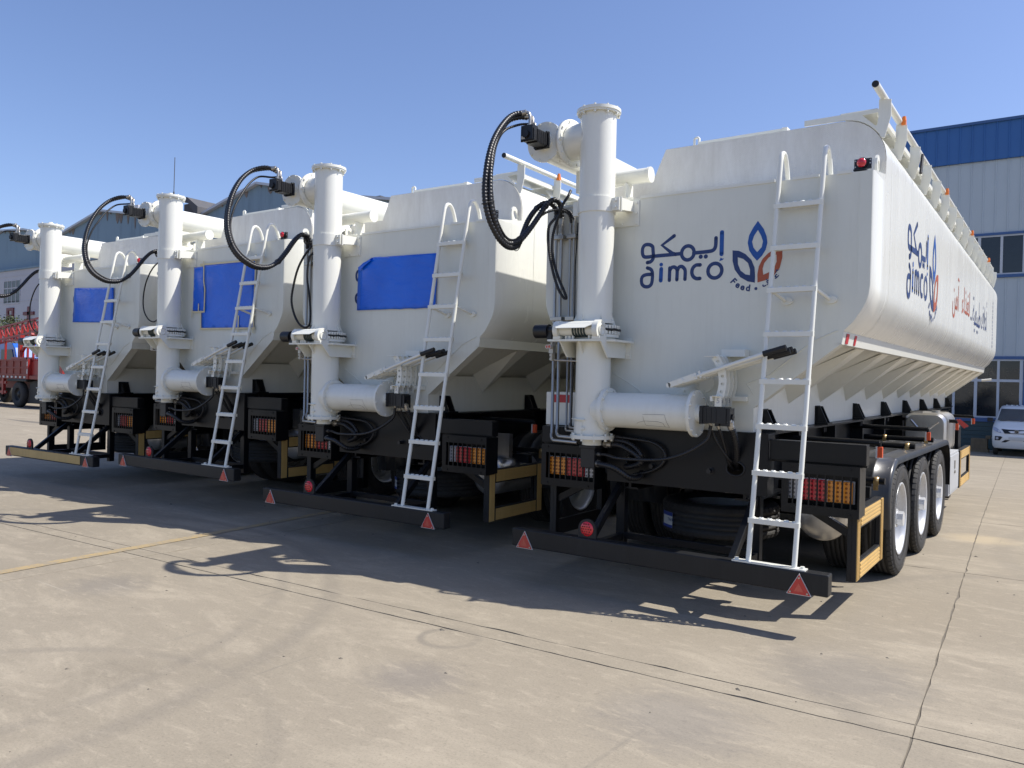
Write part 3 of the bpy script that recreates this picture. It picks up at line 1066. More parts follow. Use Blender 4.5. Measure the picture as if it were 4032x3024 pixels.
for x in hx:
    rm.lathe([(0.0127, -0.003), (0.0135, 0.005), (0.0185, -0.003)], (x, 0.001, 0), (0, 0, 1), 10)
rung_me = rm.mesh('rung', 'white')
for z in (3.026, 2.731, 2.440, 2.140, 1.825, 1.529, 1.228, 0.925):
    o = PM('rung', rung_me, lad, (0, sy(z), z - G + 0.003), bevel=0.003)
b = MB()
b.box(0.562, 1.023, -0.538, -0.470, 0.6455, 0.654)
for x in (0.585, 1.0):
    b.cyl((x, -0.505, 0.654), (x, -0.505, 0.668), 0.014, n=6, smooth=False)
P('base_plate', b, 'white', lad)
b = MB()
for x in (0.658, 0.948):
    b.tube([(x, sy(2.44), 2.425), (x + 0.03, -0.09, 2.395), (x + 0.055, -0.018, 2.368)], 0.012, 10)
    b.prism(oval(x + 0.065, 2.364, 0.04, 0.026, 16), 'y', -0.018, -0.001)
    for dx in (-0.02, 0.022):
        b.cyl((x + 0.065 + dx, -0.018, 2.362), (x + 0.065 + dx, -0.026, 2.362), 0.007, n=6)
P('standoff', b, 'white', lad)

# --- auger column
CX, CY = -0.675, -0.20
b = MB()
b.cyl((CX, CY, 1.36), (CX, CY, 2.125), 0.1345, n=40, caps=False)
b.cyl((CX, CY, 2.235), (CX, CY, 3.835), 0.137, n=40, caps=False)
b.cyl((CX, CY, 2.225), (CX, CY, 2.245), 0.155, n=40)
column = P('auger_column', b, 'white')
b = MB()
b.cyl((CX, CY, 3.835), (CX, CY, 3.858), 0.170, n=40)
b.cyl((CX, CY, 3.822), (CX, CY, 3.835), 0.163, n=40)
b.bolts((CX, CY, 3.805), (0, 0, 1), 0.154, 0.010, 0.064, 10)
b.cyl((CX - 0.01, CY, 3.858), (CX - 0.01, CY, 3.885), 0.05, 0.045, n=16)
b.cyl((CX - 0.01, CY, 3.885), (CX - 0.01, CY, 3.90), 0.025, n=12)
P('top_flange', b, 'white', column, 0.003)
b = MB()
b.cyl((CX, CY, 1.345), (CX, CY, 1.372), 0.167, n=40)
b.cyl((CX, CY, 1.295), (CX, CY, 1.345), 0.075, n=24)
b.bolts((CX, CY, 1.330), (0, 0, 1), 0.152, 0.011, 0.056, 10, 0.3)
P('base_flange', b, 'white', column, 0.003)
b = MB()
b.cyl((CX, CY, 3.068), (CX, CY, 3.179), 0.146, n=40)
b.box(CX + 0.135, CX + 0.205, CY - 0.03, CY - 0.018, 3.075, 3.172)
b.box(CX + 0.135, CX + 0.215, CY - 0.006, CY + 0.006, 3.068, 3.179)
for z in (3.10, 3.15):
    b.cyl((CX + 0.175, CY - 0.045, z), (CX + 0.175, CY + 0.01, z), 0.011, n=6, smooth=False)
b.box(CX - 0.205, CX - 0.14, CY + 0.012, CY + 0.024, 3.068, 3.179)
b.box(CX - 0.205, CX - 0.14, CY - 0.012, CY - 0.0, 3.068, 3.179)
P('clamp_collar', b, 'white', column, 0.002)
b = MB()
b.prism([(CY + 0.006, 3.172), (-0.008, 3.178), (-0.008, 3.100), (CY + 0.006, 3.080)], 'x', CX + 0.155, CX + 0.215)
b.box(-0.640, -0.410, -0.009, -0.0005, 2.990, 3.185)
for x, z in ((-0.432, 3.165), (-0.432, 3.09), (-0.432, 3.01), (-0.56, 3.01)):
    b.cyl((x, -0.009, z), (x, -0.017, z), 0.010, n=8)
P('upper_bracket', b, 'white', bevel=0.002)

# turntable bracket, worm drive and ring gear
b = MB()
b.prism([(-0.955, -0.43), (-0.50, -0.43), (-0.50, -0.335), (-0.425, -0.335), (-0.425, -0.02), (-0.90, -0.02)], 'z', 2.082, 2.097, [[(CX + 0.139 * math.cos(2 * PI * i / 24), CY + 0.139 * math.sin(2 * PI * i / 24)) for i in range(24)]])
for x in (-0.860, -0.510):
    b.prism([(-0.41, 2.082), (-0.001, 2.082), (-0.001, 1.965), (-0.30, 1.965)], 'x', x, x + 0.012)
b.prism([(-0.40, 2.082), (-0.33, 2.082), (-0.33, 1.985)], 'x', -0.70, -0.69)
b.box(-0.520, -0.455, -0.010, -0.0005, 1.960, 2.125)
b.box(-0.93, -0.852, -0.010, -0.0005, 1.960, 2.125)
for z in (1.99, 2.09):
    b.cyl((-0.48, -0.010, z), (-0.48, -0.020, z), 0.012, n=6, smooth=False)
tt = P('turntable_bracket', b, 'white', bevel=0.002)
b = MB()
WY, WZ = -0.385, 2.168
b.cyl((-0.895, WY, WZ), (-0.855, WY, WZ), 0.072, n=28)
b.cyl((-0.555, WY, WZ), (-0.512, WY, WZ), 0.074, n=28)
b.cyl((-0.855, WY, WZ), (-0.555, WY, WZ), 0.045, n=20)
# hood over the worm
hood = [(WY + 0.066 * math.cos(rad(a)), WZ + 0.066 * math.sin(rad(a))) for a in range(35, 156, 12)]
hood2 = [(WY + 0.060 * math.cos(rad(a)), WZ + 0.060 * math.sin(rad(a))) for a in range(155, 34, -12)]
b.prism(hood + hood2, 'x', -0.855, -0.555)
b.box(-0.90, -0.84, WY - 0.05, WY + 0.06, 2.0975, 2.12)
b.box(-0.565, -0.50, WY - 0.05, WY + 0.06, 2.0975, 2.12)
for x in (-0.80, -0.77, -0.74, -0.60):
    b.cyl((x, WY - 0.02, 2.097), (x, WY - 0.02, 2.125), 0.011, n=6, smooth=False)
wd = P('worm_drive', b, 'white')
b = MB()
b.prism([(-0.862, WY - 0.055), (-0.555, WY - 0.055), (-0.555, WY - 0.062), (-0.60, WY - 0.098), (-0.845, WY - 0.098), (-0.878, WY - 0.075)], 'z', 0, 0.004)
b.v = [(x, y, WZ + 0.040 + (y - (WY - 0.055)) * 0.75 + z) for x, y, z in b.v]
P('cover_flap', b, 'white', wd)
b = MB()
for i in range(5):
    x = -0.735 + i * 0.024
    b.cyl((x, WY, WZ), (x + 0.011, WY, WZ), 0.055, n=18)
P('worm_gear', b, 'amber_glass', wd)
b = MB()
b.cyl((-0.512, WY, WZ), (-0.509, WY, WZ), 0.047, n=24)
b.lathe([(0.040, -0.001), (0.044, 0.004), (0.034, 0.004), (0.034, -0.001)], (-0.509, WY, WZ), (1, 0, 0), 24)
P('end_cap', b, 'white', wd)
b = MB()
b.cyl((-1.085, WY, WZ - 0.005), (-0.965, WY, WZ - 0.005), 0.054, n=20)
b.cyl((-0.965, WY, WZ), (-0.895, WY, WZ), 0.034, n=14)
b.box(-0.968, -0.925, WY - 0.03, WY + 0.03, WZ - 0.075, WZ)
P('drive_motor', b, 'motor', wd, 0.003)
b = MB()
nT = 44
b.cyl((CX, CY, 2.118), (CX, CY, 2.140), 0.190, n=44)
b.cyl((CX, CY, 2.140), (CX, CY, 2.212), 0.176, n=44)
b.cyl((CX, CY, 2.097), (CX, CY, 2.118), 0.165, n=44)
for i in range(nT):
    a = 2 * PI * i / nT
    c = Vector((CX + 0.186 * math.cos(a), CY + 0.186 * math.sin(a), 0))
    t = Vector((-math.sin(a), math.cos(a), 0))
    n_ = Vector((math.cos(a), math.sin(a), 0))
    for z0, z1 in ((2.142, 2.166), (2.184, 2.208)):
        q = [c + t * sx * 0.007 + n_ * sn * 0.012 for sx, sn in ((-1, -1), (1, -1), (1, 1), (-1, 1))]
        b.add([(p.x, p.y, z0) for p in q] + [(p.x, p.y, z1) for p in q], [(4, 5, 6, 7), (0, 1, 5, 4), (1, 2, 6, 5), (2, 3, 7, 6), (3, 0, 4, 7), (0, 3, 2, 1)])
for a in (10, 60, 110, 160, 210, 260, 320):
    q = Vector((math.cos(rad(a)), math.sin(rad(a)), 0))
    p = Vector((CX, CY, 0))
    b.add([p + q * 0.137 + Vector((0, 0, 2.30)), p + q * 0.172 + Vector((0, 0, 2.213)), p + q * 0.137 + Vector((0, 0, 2.213))], [(0, 1, 2)])
ringg = P('ring_gear', b, 'white', column)
b = MB()
ring = [(CX + 0.196 * math.cos(rad(a)), CY + 0.196 * math.sin(rad(a)), 2.175 + 0.004 * math.sin(a)) for a in range(-100, 60, 8)]
b.tube(ring, 0.009, 8)
P('grease_line', b, 'grip', column)

# inspection door on the column foot
b = MB()
def colarc(a0, a1, r, n=8):
    return [(CX + r * math.cos(rad(a0 + (a1 - a0) * i / n)), CY + r * math.sin(rad(a0 + (a1 - a0) * i / n))) for i in range(n + 1)]
b.prism(colarc(-170, -95, 0.140) + colarc(-95, -170, 0.134), 'z', 1.385, 1.475)
b.prism(colarc(-190, -85, 0.158) + colarc(-85, -190, 0.134), 'z', 1.490, 1.496)
b.box(CX - 0.02, CX + 0.012, CY - 0.152, CY - 0.136, 1.418, 1.436)
P('inspection_door', b, 'white', column, 0.002)

# horizontal auger across the panel
AZ = 1.572
b = MB()
b.cyl((CX + 0.05, CY, AZ), (0.16, CY, AZ), 0.131, n=36, caps=False)
b.cyl((0.04, -0.21, AZ + 0.01), (0.04, 0.0, AZ + 0.01), 0.10, n=24)
cross = P('cross_auger', b, 'white')
b = MB()
b.cyl((-0.552, CY, AZ), (-0.522, CY, AZ), 0.164, n=36)
b.bolts((-0.560, CY, AZ), (1, 0, 0), 0.149, 0.010, 0.046, 10)
P('flange', b, 'white', cross, 0.003)
b = MB()
b.cyl((0.150, CY, AZ), (0.174, CY, AZ), 0.168, n=36)
b.bolts((0.140, CY, AZ), (1, 0, 0), 0.152, 0.009, 0.044, 10, 0.2)
b.cyl((0.174, CY, AZ), (0.208, CY, AZ), 0.062, n=20)
P('flange', b, 'white', cross, 0.003)
b = MB()
b.cyl((0.03, -0.012, 1.60), (0.03, -0.001, 1.60), 0.150, n=36)
b.bolts((0.03, -0.012, 1.60), (0, -1, 0), 0.135, 0.010, 0.012, 10)
P('inlet_flange', b, 'white', cross)
b = MB()
b.box(0.208, 0.40, CY - 0.056, CY + 0.056, AZ - 0.062, AZ + 0.052)
b.box(0.212, 0.235, CY - 0.064, CY + 0.064, AZ - 0.069, AZ + 0.058)
b.box(0.36, 0.425, CY - 0.047, CY + 0.047, AZ - 0.078, AZ + 0.046)
b.cyl((0.425, CY, AZ - 0.015), (0.436, CY, AZ - 0.015), 0.022, n=10)
for i in range(3):
    b.box(0.25 + 0.035 * i, 0.262 + 0.035 * i, CY - 0.060, CY - 0.056, AZ - 0.05, AZ + 0.04)
b.cyl((0.33, CY - 0.02, AZ - 0.062), (0.33, CY - 0.02, AZ - 0.080), 0.02, n=10)
P('auger_motor', b, 'motor', cross, 0.008)
b = MB()   # pencil sketch on the auger tube
def on_tube(x, a):
    return (x, CY - 0.1322 * math.cos(rad(a)), AZ + 0.1322 * math.sin(rad(a)))
sk = [[(-0.19, -8), (-0.02, -6), (0.0, -52), (-0.18, -48), (-0.19, -8)], [(-0.25, -42), (-0.23, -36), (-0.18, -30), (-0.08, -30), (-0.04, -35), (-0.03, -55)]]
for s_ in sk:
    pts = []
    for (x0_, a0_), (x1_, a1_) in zip(s_, s_[1:]):
        for i in range(6):
            pts.append(on_tube(x0_ + (x1_ - x0_) * i / 6, a0_ + (a1_ - a0_) * i / 6))
    b.tube(pts, 0.0012, 4)
P('pencil_sketch', b, 'pencil', cross)
b = MB()
b.box(CX - 0.062, CX + 0.058, CY - 0.06, CY + 0.06, 1.12, 1.294)
b.box(CX - 0.075, CX + 0.068, CY - 0.066, CY + 0.066, 1.268, 1.294)
P('column_motor', b, 'motor', column, 0.006)

# boom
BX, BZ = -1.11, 3.665
b = MB()
b.cyl((BX, -0.27, BZ), (BX, 8.2, BZ), 0.137, n=36)
boom = P('boom', b, 'white')
b = MB()
b.cyl((BX, -0.290, BZ), (BX, -0.268, BZ), 0.158, n=36)
b.bolts((BX, -0.26, BZ), (0, -1, 0), 0.147, 0.009, 0.040, 10)
b.cyl((BX + 0.01, -0.315, BZ), (BX + 0.01, -0.29, BZ), 0.068, n=20)
P('end_flange', b, 'white', boom, 0.003)
b = MB()
b.cyl((BX + 0.05, -0.10, BZ), (CX - 0.05, -0.18, BZ), 0.137, n=32, caps=False)
b.lathe([(0.137, 0.0), (0.188, 0.0), (0.188, 0.024), (0.137, 0.024)], (-0.962, -0.13, BZ), (1, -0.15, 0), 36)
b.bolts((-0.972, -0.128, BZ), (1, -0.15, 0), 0.170, 0.009, 0.044, 10)
P('boom_elbow', b, 'white', boom)
b = MB()
b.box(BX - 0.050, BX + 0.056, -0.47, -0.32, BZ - 0.055, BZ + 0.05)
b.box(BX - 0.062, BX + 0.068, -0.335, -0.316, BZ - 0.066, BZ + 0.062)
b.box(BX - 0.058, BX + 0.05, -0.535, -0.46, BZ - 0.045, BZ + 0.068)
b.box(BX - 0.066, BX + 0.058, -0.525, -0.512, BZ - 0.052, BZ + 0.045)
for dx, dz in ((-.05, -.055), (.055, -.055), (-.05, .05), (.055, .05)):
    b.cyl((BX + dx, -0.336, BZ + dz), (BX + dx, -0.350, BZ + dz), 0.012, n=8)
b.cyl((BX - 0.01, -0.535, BZ), (BX - 0.01, -0.552, BZ), 0.030, n=14)
b.box(BX - 0.056, BX - 0.050, -0.46, -0.34, BZ - 0.02, BZ + 0.012)
for i in range(4):
    b.box(BX + 0.056, BX + 0.060, -0.455 + 0.03 * i, -0.440 + 0.03 * i, BZ - 0.05, BZ + 0.045)
bm_ = P('boom_motor', b, 'motor', boom, 0.007)
b = MB(); b.box(BX - 0.052, BX - 0.020, -0.5365, -0.5350, BZ - 0.036, BZ - 0.012)
P('motor_plate', b, 'label_white', boom)
b = MB()
b.cyl((-1.0, 0.16, 3.415), (-0.40, 0.16, 3.415), 0.058, n=28)
b.cyl((-0.42, 0.16, 3.415), (-0.395, 0.16, 3.415), 0.062, n=28)
b.box(-1.02, -0.93, 0.06, 0.24, 3.32, 3.50)
b.box(-0.60, -0.58, 0.10, 0.22, 3.22, 3.36)
P('boom_cradle', b, 'white', bevel=0.002)

# --- steel pipes left of the column
pt_ = [((-1.125, 1.300, -0.82), 0.0135), ((-1.075, 1.335, -0.80), 0.0135), ((-0.990, 1.385, -0.79), 0.0085), ((-0.955, 1.41, -0.78), 0.0085)]
for (x, zb, xe), r in pt_:
    b = MB()
    rr = 0.06 if r > 0.01 else 0.04
    pts = [(x, -0.06, 3.0), (x, -0.06, zb + rr)]
    for i in range(1, 7):
        a = PI + PI / 2 * i / 6
        pts.append((x + rr + rr * math.cos(a), -0.06 - 0.01 * i, zb + rr + rr * math.sin(a)))
    pts.append((xe, -0.17, zb))
    b.tube(pts, r, 10)
    hp = P('hydraulic_pipe', b, 'steel')
    b = MB()
    b.cyl((x, -0.06, 2.985), (x, -0.06, 3.02), r * 1.6, n=6, smooth=False)
    b.cyl((x, -0.06, 3.025), (x, -0.06, 3.05), r * 1.75, n=6, smooth=False)
    b.cyl((x, -0.06, 3.02), (x, -0.06, 3.11), r * 1.25, n=10)
    P('fitting', b, 'steel', hp)
b = MB()
for z in (2.945, 2.285):
    for x0, x1 in ((-1.155, -1.045), (-1.012, -0.93)):
        b.box(x0, x1, -0.085, -0.002, z - 0.018, z + 0.016)
P('pipe_clamp', b, 'steel', bevel=0.004)
b = MB()
b.tube([(-0.928, -0.05, 3.05), (-0.93, -0.075, 2.7), (-0.925, -0.075, 2.29), (-0.93, -0.08, 1.95), (-0.935, -0.07, 1.6), (-0.938, -0.07, 1.42)], 0.006, 6)
P('cable', b, 'grip')
b = MB()
b.cyl((-1.065, -0.18, 2.09), (-1.065, -0.18, 1.94), 0.014, n=10)
b.box(-1.085, -1.045, -0.20, -0.16, 2.0, 2.06)
b.cyl((-1.065, -0.18, 1.965), (-1.065, -0.18, 1.945), 0.023, n=6, smooth=False)
b.cyl((-1.065, -0.18, 1.995), (-1.065, -0.18, 1.975), 0.023, n=6, smooth=False)
b.tube([(-1.065, -0.18, 1.95), (-1.03, -0.17, 1.945), (-0.86, -0.14, 1.94)], 0.008, 8)
vv = P('relief_valve', b, 'steel')
for x, y in ((-1.10, -0.20), (-1.065, -0.22)):
    b = MB(); b.cyl((x, y + .03, 2.052), (x, y - 0.004, 2.052), 0.017, n=14)
    P('knob', b, 'label_white', vv)
    b = MB(); b.cyl((x, y - 0.004, 2.052), (x, y - 0.006, 2.052), 0.011, n=12)
    P('knob_mark', b, 'red_refl_in', vv)

# --- control levers
PV = (0.09, 1.80)
for k in range(4):
    y = -0.29 + 0.07 * k
    ang = rad(18.5 - (0.0, 1.5, 0.5, 1.2)[k])
    ca, sa = math.cos(ang), math.sin(ang)
    def lp(t, s):
        return (PV[0] + ca * t - sa * s, PV[1] + sa * t + ca * s)
    b = MB()
    a0, a1 = lp(-0.09, 0), lp(0.62, 0)
    b.tube([(a0[0], y, a0[1]), (a1[0], y, a1[1])], 0.0145, 12)
    b.prism([lp(-0.10, -0.018), lp(0.12, -0.022), lp(0.12, 0.024), lp(-0.10, 0.018)], 'y', y - 0.02, y - 0.014)
    b.prism([lp(-0.10, -0.018), lp(0.12, -0.022), lp(0.12, 0.024), lp(-0.10, 0.018)], 'y', y + 0.014, y + 0.02)
    q = lp(-0.10, 0)
    b.cyl((q[0], y - 0.02, q[1]), (q[0], y + 0.02, q[1]), 0.018, n=14)
    q = lp(0.10, 0)
    b.cyl((q[0], y - 0.03, q[1]), (q[0], y + 0.03, q[1]), 0.010, n=8)
    b.prism([lp(0.135, -0.02), lp(0.15, -0.02), lp(0.15, 0.028), lp(0.135, 0.028)], 'y', y - 0.012, y + 0.012)
    lv = P('control_lever', b, 'white')
    b = MB()
    g0, g1 = lp(0.60, 0), lp(0.755, 0.0)
    b.tube(resample([(g0[0], y, g0[1]), (g1[0], y, g1[1] - 0.006)], 0.012), 0.02, 12)
    P('grip', b, 'grip', lv)
    # notched quadrant
    b = MB()
    R0, R1 = 0.255, 0.31
    ys_ = y + 0.034
    outer = [(PV[0] + R1 * math.cos(rad(a)), PV[1] + R1 * math.sin(rad(a))) for a in range(-22, 41, 6)]
    inner = [(PV[0] + R0 * math.cos(rad(a)), PV[1] + R0 * math.sin(rad(a))) for a in range(38, -23, -6)]
    holes = [oval(PV[0] + 0.283 * math.cos(rad(a)), PV[1] + 0.283 * math.sin(rad(a)), 0.013, 0.010, 10) for a in (-14, -3, 8, 30)]
    b.prism(outer + inner, 'y', ys_ - 0.003, ys_ + 0.003, holes)
    P('quadrant', b, 'white')
    b = MB()
    x0 = 0.335 + 0.0 * k
    b.box(x0 - 0.012, x0 + 0.036, ys_ - 0.012, ys_ - 0.008, 1.630, 1.700)
    np_ = P('number_tab', b, 'white')
    d = '5678'[k]
    tm, bb = text_raw(d, 0.05)
    tm.v = [(x0 + 0.012 + (u - (bb[0] + bb[1]) / 2), ys_ - 0.0128, 1.652 + v) for u, v, _ in tm.v]
    P('number', tm, 'grey_print', np_)
b = MB()
b.box(0.30, 0.315, -0.30, -0.03, 1.665, 1.70)
b.box(0.315, 0.36, -0.30, -0.0, 1.698, 1.704)
b.box(0.32, 0.47, -0.05, -0.002, 1.665, 1.70)
b.box(0.25, 0.33, -0.30, -0.03, 1.972, 1.978)
b.box(0.30, 0.47, -0.10, -0.002, 1.978, 2.03)
P('quadrant_bracket', b, 'white', bevel=0.002)
b = MB()
b.cyl((PV[0] + 0.055, -0.012, 1.79), (PV[0] + 0.055, -0.0005, 1.79), 0.072, n=28)
b.cyl((PV[0] + 0.0, -0.32, PV[1]), (PV[0] + 0.0, -0.0, PV[1]), 0.020, n=16)
b.bolts((PV[0] + 0.055, -0.012, 1.79), (0, -1, 0), 0.058, 0.008, 0.008, 6, 0.5)
P('lever_pivot', b, 'white')

# --- marker lamp and lifting lug on the shelf
b = MB()
b.box(1.125, 1.232, 0.045, 0.060, 3.222, 3.292)
b.box(1.125, 1.205, 0.02, 0.09, 3.212, 3.222)
ml = P('marker_lamp', b, 'motor', bevel=0.002)
b = MB(); b.cyl((1.176, 0.045, 3.262), (1.176, 0.028, 3.262), 0.034, n=20)
P('lamp_base', b, 'motor', ml)
b = MB(); b.dome((1.174, 0.028, 3.262), (0, -1, 0), 0.030, 0.022, 20, 5)
P('red_lens', b, 'lens_red', ml)
b = MB()
for dx, dz in ((-.045, .022), (-.045, -.018), (.047, .022), (.047, -.0)):
    b.cyl((1.178 + dx, 0.045, 3.258 + dz), (1.178 + dx, 0.042, 3.258 + dz), 0.005, n=8)
P('screw', b, 'steel', ml)
for x in (1.215, -0.93):
    b = MB()
    out = [(0.30, 3.235), (0.44, 3.25), (0.43, 3.28), (0.38, 3.345), (0.345, 3.375), (0.31, 3.375), (0.285, 3.35), (0.28, 3.31)]
    inn = [(0.335, 3.265), (0.39, 3.275), (0.365, 3.32), (0.335, 3.342), (0.312, 3.335), (0.308, 3.31)]
    b.prism(out, 'x', x - 0.008, x + 0.008, [inn])
    P('lifting_lug', b, 'white', bevel=0.002)

# --- roof fittings
b = MB()
b.box(-0.14, 0.52, 0.47, 0.53, 3.668, 3.712)
b.box(0.52, 0.56, 0.46, 0.54, 3.668, 3.715)
b.box(-0.30, -0.14, 0.49, 0.51, 3.668, 3.690)
P('roof_hatch', b, 'white', bevel=0.002)
b = MB()
b.tube([(-0.185, 0.5, 3.668), (-0.185, 0.5, 3.745), (-0.175, 0.5, 3.755), (-0.155, 0.5, 3.755), (-0.145, 0.5, 3.745), (-0.145, 0.5, 3.668)], 0.010, 8)
P('hatch_latch', b, 'white')

# --- walkway along the right shoulder
def bracket(wide):
    b = MB()
    xl = 0.705 if wide else 0.93
    arcp = [(0.965 + 0.296 * math.cos(rad(a)), 3.375 + 0.296 * math.sin(rad(a))) for a in range(28, 91, 8)]
    out = [(xl, 3.672), (xl, 3.712), (1.205, 3.712), (1.205, 3.778), (1.283, 3.768), (1.283, 3.655), (1.245, 3.508)] + arcp
    hole = [(1.10, 3.685), (1.20, 3.690), (1.205, 3.665), (1.195, 3.60), (1.18, 3.605)]
    b.prism(out, 'y', -0.005, 0.005, [hole])
    return b
bw = bracket(True).mesh('walkway_bracket', 'white', SH)
bn = bracket(False).mesh('walkway_bracket', 'white', SH)
NB = 16
for k in range(NB):
    PM('walkway_bracket', bw if k == 0 else bn, trailer, (0, 0.39 + 0.655 * k, 0))
    if k in (1, 5, 9, 13):
        b = MB()
        y = 0.39 + 0.655 * k
        b.box(1.245, 1.275, y - 0.02, y + 0.02, 3.770, 3.80)
        b.cyl((1.26, y, 3.80), (1.26, y, 3.835), 0.018, 0.013, n=10)
        P('amber_marker', b, 'orange')
b = MB()
b.cyl((1.228, 0.13, 3.800), (1.228, 0.39 + 0.655 * (NB - 1) - 0.3, 3.800), 0.024, n=16)
hr = P('handrail', b, 'white')
b = MB(); b.cyl((1.228, 0.122, 3.800), (1.228, 0.13, 3.800), 0.022, n=14)
P('end_plug', b, 'grip', hr)
b = MB()
for k in range(NB - 1):
    y = 0.39 + 0.655 * k
    b.box(1.188, 1.214, y + 0.03, y + 0.62, 3.672, 3.708)
P('walkway_rail', b, 'white')
b = MB()
for k in range(NB - 1):
    y = 0.39 + 0.655 * k
    b.box(0.95, 1.195, y + 0.01, y + 0.645, 3.716, 3.724)
    for i in range(5):
        for j in range(3):
            b.dome((1.0 + 0.07 * j, y + 0.08 + 0.12 * i, 3.724), (0, 0, 1), 0.016, 0.006, 6, 2)
P('walkway_grating', b, 'white')
b = MB()
b.cyl((1.30, 1.70, 3.70), (1.30, 1.62, 3.53), 0.012, n=10)
P('gas_strut', b, 'motor')

# --- wheels
R_T, R_R = 0.470, 0.292
def tyre_prof(w):
    h = w / 2
    p = [(R_R, -h * 0.78), (R_R + 0.02, -h * 0.86), (0.36, -h * 1.0), (0.40, -h * 1.0), (0.44, -h * 0.95), (0.460, -h * 0.86), (R_T - 0.003, -h * 0.74)]
    for gpos in (-0.45, -0.15, 0.15, 0.45):
        p += [(R_T, h * (gpos - 0.055)), (R_T - 0.014, h * (gpos - 0.035)), (R_T - 0.014, h * (gpos + 0.035)), (R_T, h * (gpos + 0.055))]
    p += [(R_T - 0.003, h * 0.74), (0.460, h * 0.86), (0.44, h * 0.95), (0.40, h * 1.0), (0.36, h * 1.0), (R_R + 0.02, h * 0.86), (R_R, h * 0.78)]
    return p
def tyre_mb(w, n=56):
    b = MB()
    b.lathe(tyre_prof(w), (0, 0, 0), (1, 0, 0), n)
    for rr in (0.335, 0.385, 0.43):
        for s_ in (-1, 1):
            b.lathe([(rr, s_ * w / 2 * 0.985), (rr + 0.003, s_ * (w / 2 + 0.0015)), (rr + 0.006, s_ * w / 2 * 0.985)], (0, 0, 0), (1, 0, 0), n)
    nl = 52
    for i in range(nl):
        a = 2 * PI * i / nl
        for s_ in (-1, 1):
            a_ = a + (0.03 if s_ > 0 else 0)
            def q(r, da, x):
                return (x, r * math.cos(a_ + da), r * math.sin(a_ + da))
            xa, xb = s_ * w / 2 * 0.66, s_ * w / 2 * 0.955
            d = 0.042
            vs = [q(R_T + 0.005, -d, xa), q(R_T + 0.005, d, xa), q(R_T - 0.008, d, xb * 0.93), q(R_T - 0.008, -d, xb * 0.93), q(R_T - 0.04, -d * .9, xb * 1.015), q(R_T - 0.04, d * .9, xb * 1.015), q(R_T - 0.015, -d, xa), q(R_T - 0.015, d, xa)]
            b.add(vs, [(0, 1, 2, 3), (3, 2, 5, 4), (0, 3, 4, 6), (1, 7, 5, 2), (0, 6, 7, 1)])
    return b
TW = 0.245
tyre_me = tyre_mb(TW).mesh('tyre', 'tyre')
spare_tyre_me = tyre_mb(TW + 0.02).mesh('tyre', 'tyre')
def rim_mb(sx):
    b = MB()
    h = TW / 2
    prof = [(R_R + 0.008, h * 0.82), (R_R + 0.012, h * 0.90), (R_R + 0.004, h * 0.93), (R_R - 0.008, h * 0.88), (R_R - 0.020, h * 0.6), (R_R - 0.03, h * 0.0), (R_R - 0.045, -h * 0.3), (0.20, -h * 0.32), (0.125, -h * 0.12), (0.06, -h * 0.12)]
    b.lathe([(r, t * sx) for r, t in prof], (0, 0, 0), (1, 0, 0), 40)
    b.lathe([(R_R + 0.008, -h * 0.85 * sx), (R_R - 0.03, 0)], (0, 0, 0), (1, 0, 0), 40)
    for i in range(10):
        a = 2 * PI * i / 10
        c = (-h * 0.2 * sx, 0.165 * math.cos(a), 0.165 * math.sin(a))
        b.cyl(c, (c[0] + 0.03 * sx, c[1], c[2]), 0.013, n=6, smooth=False)
    return b
rimR = rim_mb(1).mesh('wheel', 'rim'); rimL = rim_mb(-1).mesh('wheel', 'rim')
def hub_mb(sx):
    b = MB()
    b.cyl((-0.04 * sx, 0, 0), (0.085 * sx, 0, 0), 0.088, 0.078, n=20)
    b.cyl((0.085 * sx, 0, 0), (0.135 * sx, 0, 0), 0.062, n=8, smooth=False)
    return b
hubR = hub_mb(1).mesh('hub', 'rim'); hubL = hub_mb(-1).mesh('hub', 'rim')
WYS = (1.80, 3.02, 4.24)
for y in WYS:
    zc = R_T + 0.004 - 0.0145 * y
    for sx in (1, -1):
        for xo in (1.2 - TW / 2, 1.2 - TW / 2 - 0.30):
            w = PM('wheel', rimR if sx > 0 else rimL, trailer, (sx * xo, y, zc))
            PM('tyre', tyre_me, w)
            if xo > 1.0:
                PM('hub', hubR if sx > 0 else hubL, w)
b = MB()
for y in WYS:
    zc = R_T + G - 0.0145 * y
    b.cyl((-0.95, y, zc), (0.95, y, zc), 0.065, n=16)
    for sx in (-1, 1):
        b.box(sx * 0.42 - 0.05, sx * 0.42 + 0.05, y - 0.45, y + 0.45, zc + 0.1, zc + 0.16)
        b.box(sx * 0.42 - 0.06, sx * 0.42 + 0.06, y - 0.06, y + 0.06, zc, zc + 0.25)
    for sx in (-1, 1):
        b.box(sx * 0.42 - 0.04, sx * 0.42 + 0.04, y - 0.68, y - 0.55, 0.75, 0.96)
P('axle', b, 'black')

